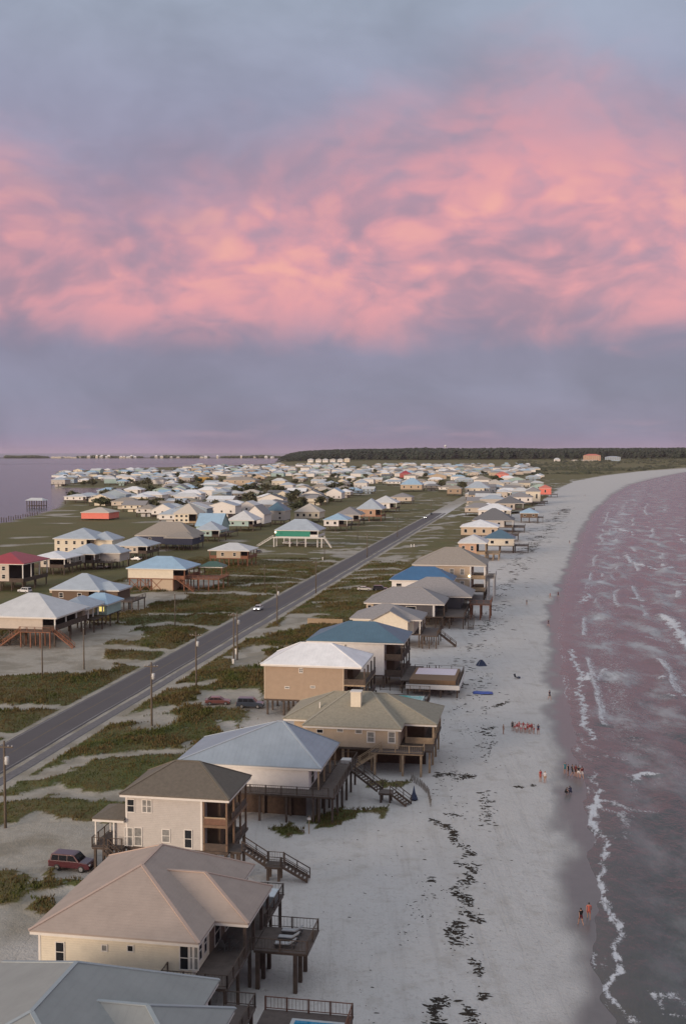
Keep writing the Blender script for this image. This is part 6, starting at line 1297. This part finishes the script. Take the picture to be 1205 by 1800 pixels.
    for px, py, a, b, lb in ((965, 1226, 'navy', 'black', 'lone person in navy standing at the wet sand edge'), (963, 1098, 'navy', 'navy', 'lone dark figure walking the far waterline'), (980, 1047, 'maroon', 'black', 'far person in maroon nearer the waterline of the far pair'), (966, 1050, 'pink', 'tan', 'far person in pink, inland one of the far pair'), (1000, 955, 'navy', 'black', 'tiny dark person on the far pale beach'), (981, 905, 'maroon', 'navy', 'tiny person in maroon on the farthest beach'), (925, 1062, 'navy', 'tan', 'far person near the wrack line'), (1027, 873, 'black', 'black', 'tiniest dark figure near the far curve of beach')):
        person(px, py, 'walk', a, b, 30, lb, None, 1.1)

def beach_things():
    # blue tarp
    t, s = TS(848, 1217); x, y = xy_of(t, s); v = []; f = []; r = random.Random(3)
    for i in range(9):
        for j in range(7): v.append((-1.9 + 3.8 * i / 8, -1.3 + 2.6 * j / 6 + 0.15 * math.sin(i), 0.05 + 0.16 * r.random() * (0 < i < 8)))
    f = [(7 * i + j, 7 * i + 7 + j, 7 * i + 8 + j, 7 * i + 1 + j) for i in range(8) for j in range(6)]
    me = mesh('tarp', v, f, mat('blue_tarp', (0.02, 0.075, 0.36), 0.5, 0.15), smooth_=True); o = link('tarp', me, None, (x, y, gz(t, s) + 0.02), -TH + 0.1); m_ = o.modifiers.new('solid', 'SOLIDIFY'); m_.thickness = 0.02; tag(o, 'crumpled bright blue tarp lying on the sand', 'tarp')
    # low beach tent / canopies
    nv = mat('navy_canvas', (0.03, 0.045, 0.09), 0.8, 0.15); al = mat('alloy_pole', (0.4, 0.4, 0.4), 0.4)
    for i, (px, py, lb, m) in enumerate(((845, 1169, 'navy beach tent pitched beyond the pool deck', nv), (907, 1190, 'dark camp chair with bag out on the sand', mat('charcoal_canvas', (0.04, 0.042, 0.05), 0.8, 0.2)))):
        t, s = TS(px, py); x, y = xy_of(t, s); z = gz(t, s)
        if i == 0:
            o = link('beach_tent', None, None, (x, y, z), 0.4); tag(o, lb, 'tent'); mb = MB(); n = 8
            mb.add([(-1.1, -0.7, 0), (1.0, -0.8, 0), (1.1, 0.8, 0), (-1.0, 0.7, 0), (-0.4, -0.1, 1.35), (0.35, 0.15, 1.25), (-0.9, 0.1, 0.7), (0.95, 0, 0.6)], [(0, 1, 5, 4), (1, 7, 5), (1, 2, 7), (2, 5, 7), (2, 3, 4, 5), (3, 6, 4), (0, 4, 6), (3, 0, 6), (3, 2, 1, 0)]); mb.obj('canopy', m, o)
            for a in ((-1.1, -0.7), (1.0, -0.8)): MB().bar((a[0], a[1], 0.02), (a[0] * 0.3, a[1] * 0.2, 1.4), 0.04).obj('tent_pole', al, o)
        else:
            o = link('beach_chair', None, None, (x, y, z), 0.8); tag(o, lb, 'chair'); MB().box(-0.3, 0.3, -0.3, 0.3, 0.32, 0.37).obj('seat', m, o); MB().bar((0, 0.29, 0.375), (0, 0.55, 1.0), 0.6, 0.05).obj('backrest', m, o)
            for a in (-0.28, 0.28):
                for b in (-0.27, 0.27): MB().box(a - .025, a + .025, b - .025, b + .025, 0.0, 0.318).obj('leg', al, o)
            MB().box(0.5, 1.1, -0.2, 0.25, 0.0, 0.35).obj('bag', nv, o)
    # drift-fence of slats by the khaki-roofed house
    pts = [TS(a, b) for a, b in ((722, 1372), (738, 1382), (752, 1396), (757, 1418))]; o = link('sand_fence', None, None, (*xy_of(*pts[0]), gz(*pts[0])), 0); tag(o, 'leaning grey slat sand fence on the beach by the khaki-roofed house', 'fence'); k = 0; b0 = Vector((*xy_of(*pts[0]), gz(*pts[0]))); fm = mat('grey_fence_slat', (0.20, 0.185, 0.165), 0.9, 0.2); sl_ = box_mesh(0.07, 0.03, 1.15, fm)
    for (ta, sa), (tb, sb) in zip(pts[:-1], pts[1:]):
        n = int(math.hypot(tb - ta, sb - sa) / 0.22)
        for i in range(n):
            t, s = ta + (tb - ta) * i / n, sa + (sb - sa) * i / n; p = Vector((*xy_of(t, s), gz(t, s) + 0.45)) - b0; q = link('slat', sl_, o, p); q.rotation_euler = (0.12 * math.sin(k), 0.15 * math.sin(k * 1.7), 0.5); k += 1
    # little cone-shaped folded umbrella
    t, s = TS(727, 1405); x, y = xy_of(t, s); o = link('beach_umbrella', None, None, (x, y, gz(t, s))); tag(o, 'small dark folded beach umbrella by the sand fence', 'umbrella'); MB().tube([(0, 0, 0.1), (0, 0, 0.3), (0, 0, 1.0), (0, 0, 1.9)], [0.55, 0.5, 0.2, 0.04], 10).obj('canopy', nv, o, sm=True); MB().tube([(0, 0, -0.3), (0, 0, 2.05)], 0.03, 6).obj('pole', al, o)
    # marker post with a bush by the blue-grey pyramid house
    t, s = TS(543, 1465); x, y = xy_of(t, s); o = link('marker_post', None, None, (x, y, gz(t, s))); tag(o, 'pale marker post standing in beach grass', 'post'); MB().tube([(0, 0, -0.3), (0, 0, 2.2)], 0.06, 8).obj('post', tanw, o); MB().box(-0.22, 0.22, -0.04, -0.07, 1.7, 2.0).obj('plate', wpaint, o)
    # grey board fence by the white gabled house
    t0, s0 = TS(540, 1098); t1, s1 = TS(604, 1098); o = link('board_fence', None, None, (*xy_of(t0, s0), gz(t0, s0)), -TH); tag(o, 'low weathered board fence beside the dusky blue roof', 'fence'); n = 26; bm_ = box_mesh((t1 - t0) / n - 0.03, 0.05, 1.7, tanw)
    for i in range(n): link('board', bm_, o, ((t1 - t0) * (i + 0.5) / n, 0, 0.75 + 0.03 * math.sin(i * 2.1)))
    # boathouse and pilings in the bay
    t, s = TS(65, 893, WL); x, y = xy_of(t, s); o = link('boathouse', None, None, (x, y, WL), -TH); tag(o, 'open boathouse on pilings out in the pink bay', 'boathouse'); MB().add([(-8, -6, 6.5), (8, -6, 6.5), (8, 6, 6.5), (-8, 6, 6.5), (-5, 0, 8.6), (5, 0, 8.6)], [(0, 1, 5, 4), (1, 2, 5), (2, 3, 4, 5), (3, 0, 4), (3, 2, 1, 0)]).obj('roof', Rf['light'], o); MB().box(-7, 7, -5, 5, 1.8, 2.1).obj('platform', wood, o)
    for a in (-6.5, -2.2, 2.2, 6.5):
        for b in (-4.8, 0, 4.8): MB().box(a - .25, a + .25, b - .25, b + .25, -3, 6.49).obj('piling', wood, o)
    MB().box(-1, 1, 5.2, 5.2 + 0.3, 1.5, 2).obj('ladder', wood, o)
    pm = MB().tube([(0, 0, -3), (0, 0, 2.6)], 0.3, 6).mesh('bay_piling', wood)
    for i in range(16):
        t, s = TS(3 + i * 4.2, 916 - i * 0.7 + (i % 3), WL); x, y = xy_of(t, s); tag(link('bay_piling', pm, None, (x, y, WL)), ordinal(i) + ' old wooden piling from left in the bay shallows', 'piling', 'old pilings in the bay')
    # roadside verge markers
    wm = MB().box(-0.18, 0.18, -0.18, 0.18, -0.2, 1.1).add([(-0.22, -0.3, 1.1), (0.22, -0.3, 1.1), (0.22, 0.3, 1.1), (-0.22, 0.3, 1.1), (-0.22, -0.3, 1.35), (0.22, -0.3, 1.35), (0.22, 0.3, 1.35), (-0.22, 0.3, 1.35)], BOXF).mesh('utility_box', wpaint)
    for i, (px, py, lb) in enumerate(((410, 1170, 'at the sandy bend'), (415, 1150, 'behind the third power pole'), (645, 948, 'on the far left verge'), (722, 962, 'first of two on the grass'), (727, 962, 'second of two on the grass'), (567, 986, 'by the left verge near the bend'))):
        t, s = TS(px, py); x, y = xy_of(t, s); tag(link('mailbox', wm, None, (x, y, gz(t, s)), -TH), 'small white roadside mailbox ' + lb, 'mailbox', 'white boxes along the road')

# ------------------------------------------------------------------ uncountable stuff: beach grass, wrack
def dune_grass():
    r = np.random.RandomState(21); n = 760000
    s = 60 + 420 * r.rand(n) ** 1.6; t = -150 + 136 * r.rand(n)
    z, v = ground_z(t, s); keep = (v > 0.25 + 0.6 * r.rand(n)) & (r.rand(n) < np.clip(1.2 - s / 600, 0.2, 1)); t, s, z = t[keep], s[keep], z[keep]
    # pockets of taller scrub
    tall = smooth(fbm(t / 7 + 8, s / 9, 3), 0.46, 0.62)
    m = len(t); h_ = (0.11 + 0.20 * r.rand(m) + 0.30 * tall * r.rand(m)) * np.clip(s / 160, 0.8, 1.3); w = h_ * 0.22
    X, Y = s * ST_ + t * CT, s * CT - t * ST_; V = np.zeros((m, 2, 3, 3)); 
    for k in range(2):
        a = r.rand(m) * 6.28; dx, dy = np.cos(a) * w, np.sin(a) * w; lx, ly = r.normal(size=m) * h_ * 0.35, r.normal(size=m) * h_ * 0.35
        V[:, k, 0] = np.stack([X - dx, Y - dy, z - 0.05], -1); V[:, k, 1] = np.stack([X + dx, Y + dy, z - 0.05], -1); V[:, k, 2] = np.stack([X + lx, Y + ly, z + h_], -1)
    V = V.reshape(-1, 3); F = np.arange(len(V)).reshape(-1, 3)
    def b(nt, p):
        n1 = nz(nt, 0.16, 4, 0.6); n2 = nz(nt, 1.6, 4, 0.6)
        cc = mixc(nt, sst(nt, n1, 0.36, 0.54), (0.076, 0.092, 0.022), (0.140, 0.096, 0.042)); cc = mixc(nt, sst(nt, n2, 0.45, 0.75), cc, (0.108, 0.112, 0.034))
        nt.links.new(cc, p.inputs['Base Color']); p.inputs['Roughness'].default_value = 0.85; p.inputs['Specular IOR Level'].default_value = 0.2
    o = link('dune_grass', fast_mesh('dune_grass', V, F, sheet_mat('dune_grass_blades', b), False)); struct(o, 'stuff', 'dark tussocky grass and scrub on the sandy lots'); o['category'] = 'grass'
def wrack():
    r = np.random.RandomState(31); V = []; F = []
    def piece(t, s, L_, w, h_, ang):
        x, y = xy_of(t, s); z = float(ZZ(t, s)); b = len(V); c, sn = math.cos(ang), math.sin(ang)
        for a, q, zz in ((-L_, 0, 0), (-L_ * .3, -w, 0), (L_ * .5, -w * .7, 0), (L_, 0, 0), (L_ * .3, w, 0), (-L_ * .5, w * .8, 0), (-L_ * .3, 0, h_), (L_ * .4, 0, h_ * .8)):
            V.append((x + a * c - q * sn, y + a * sn + q * c, z + zz - 0.01))
        F.extend([(b, b + 1, b + 6), (b + 1, b + 2, b + 7), (b + 1, b + 7, b + 6), (b + 2, b + 3, b + 7), (b + 3, b + 4, b + 7), (b + 4, b + 5, b + 6), (b + 4, b + 6, b + 7), (b + 5, b, b + 6)])
    pts = []
    lines = [([(780, 1448), (796, 1460), (800, 1478), (822, 1490), (828, 1500)], 70, .5), ([(758, 1440), (782, 1452)], 14, .4), ([(800, 1512), (832, 1520), (820, 1545), (800, 1548)], 50, .6), ([(795, 1562), (815, 1575), (830, 1588)], 44, .6), ([(812, 1600), (842, 1612)], 22, .5), ([(785, 1635), (810, 1618), (800, 1640), (815, 1650), (798, 1660)], 60, .8), ([(830, 1678), (842, 1695), (838, 1704)], 20, .5), ([(790, 1752), (768, 1760), (760, 1775), (770, 1795), (750, 1800)], 60, .6), ([(818, 1762), (832, 1785), (842, 1795)], 28, .5), ([(845, 1745), (852, 1740)], 12, .4), ([(755, 1545), (760, 1542)], 6, .3), ([(765, 1362), (800, 1360), (832, 1363)], 60, .5), ([(800, 1366), (825, 1366)], 14, .3), ([(848, 1280), (872, 1275)], 16, .5), ([(840, 1285), (870, 1290)], 12, .6), ([(868, 1240), (892, 1230)], 22, .4), ([(780, 1430), (810, 1432)], 10, .4), ([(852, 1390), (856, 1440)], 40, .8), ([(845, 1310), (870, 1300), (850, 1330)], 24, .9), ([(906, 1378), (920, 1380)], 12, .3), ([(936, 1372), (938, 1376)], 4, .3)]
    for pl, n, sp in lines:
        P = np.array([TS(a, b) for a, b in pl]); seg = np.hypot(*np.diff(P, axis=0).T); cu = np.r_[0, np.cumsum(seg)]
        for u in r.rand(int(n * 2.2)) * cu[-1]:
            k = min(np.searchsorted(cu, u, 'right') - 1, len(seg) - 1); q = P[k] + (P[k + 1] - P[k]) * (u - cu[k]) / seg[k]; pts.append((q[0] + r.normal() * sp * 0.55, q[1] + r.normal() * sp * 1.1, 1.0))
    # loose bits in the wrack band all the way down the beach
    for _ in range(4200):
        s = 80 + 900 * r.rand() ** 1.5; d = r.normal() * (2.4 if r.rand() < 0.7 else 5.5) + np.interp(s, [80, 160, 300, 600, 1000], [17, 17, 20, 24, 26])
        if fbm(np.array([s / 9.0]), np.array([d / 2.5]), 3)[0] < 0.50: continue
        pts.append((float(shore(s)) - d, s, 0.5 if s < 200 else 1.0))
    P = np.array(pts); zz = ground_z(P[:, 0], P[:, 1])[0]
    for (t, s, k), z in zip(pts, zz):
        ZZ = lambda a, b_, z=z: z
        globals()['ZZ'] = ZZ
        L_ = (0.07 + 0.42 * r.rand() ** 3) * k * max(1, s / 170); piece(t, s, L_ * 1.35, L_ * r.uniform(.15, .6), 0.05 + 0.09 * r.rand() * k, r.normal() * 0.5 - TH)
    o = link('seaweed_wrack', fast_mesh('seaweed_wrack', np.array(V), np.array(F), mat('black_seaweed', (0.030, 0.023, 0.016), 0.85, 0.4, 3.0), False)); struct(o, 'stuff', 'dark seaweed and driftwood wrack strewn along the beach'); o['category'] = 'seaweed'

def haze():
    x0, x1, y0, y1, z0, z1 = -16000, 16000, -400, 24000, -12, 110
    v = [(x0, y0, z0), (x1, y0, z0), (x1, y1, z0), (x0, y1, z0), (x0, y0, z1), (x1, y0, z1), (x1, y1, z1), (x0, y1, z1)]
    m = bpy.data.materials.new('haze_air'); m.use_nodes = True; N = m.node_tree.nodes; N.clear(); out = N.new('ShaderNodeOutputMaterial'); vol = N.new('ShaderNodeVolumePrincipled')
    vol.inputs['Color'].default_value = (0.88, 0.80, 0.86, 1); vol.inputs['Density'].default_value = 0.000018; m.node_tree.links.new(vol.outputs[0], out.inputs['Volume'])
    o = link('haze', mesh('haze', v, BOXF, m)); struct(o, 'stuff', 'thin pinkish evening haze')

# ------------------------------------------------------------------ build
HOUSE_PADS += [(-48, -24, 86, 104), (-49, -33, 115, 126), (-49, -33, 191, 205), (-46, -26, 217, 232), (-46, -28, 262, 277), (-47, -20, 293, 325), (-46, -26, 335, 348), (-128, -104, 238, 285), (-145, -118, 306, 326), (-146, -112, 370, 392)]
build_ground(); build_roads(); build_sea()
near_houses(); mid_houses(); beach_condos(); far_houses(); town_mass()
far_shore(); forest(); water_tower(); trees()
power_poles(); cars(); people(); beach_things()
dune_grass(); wrack()
haze()
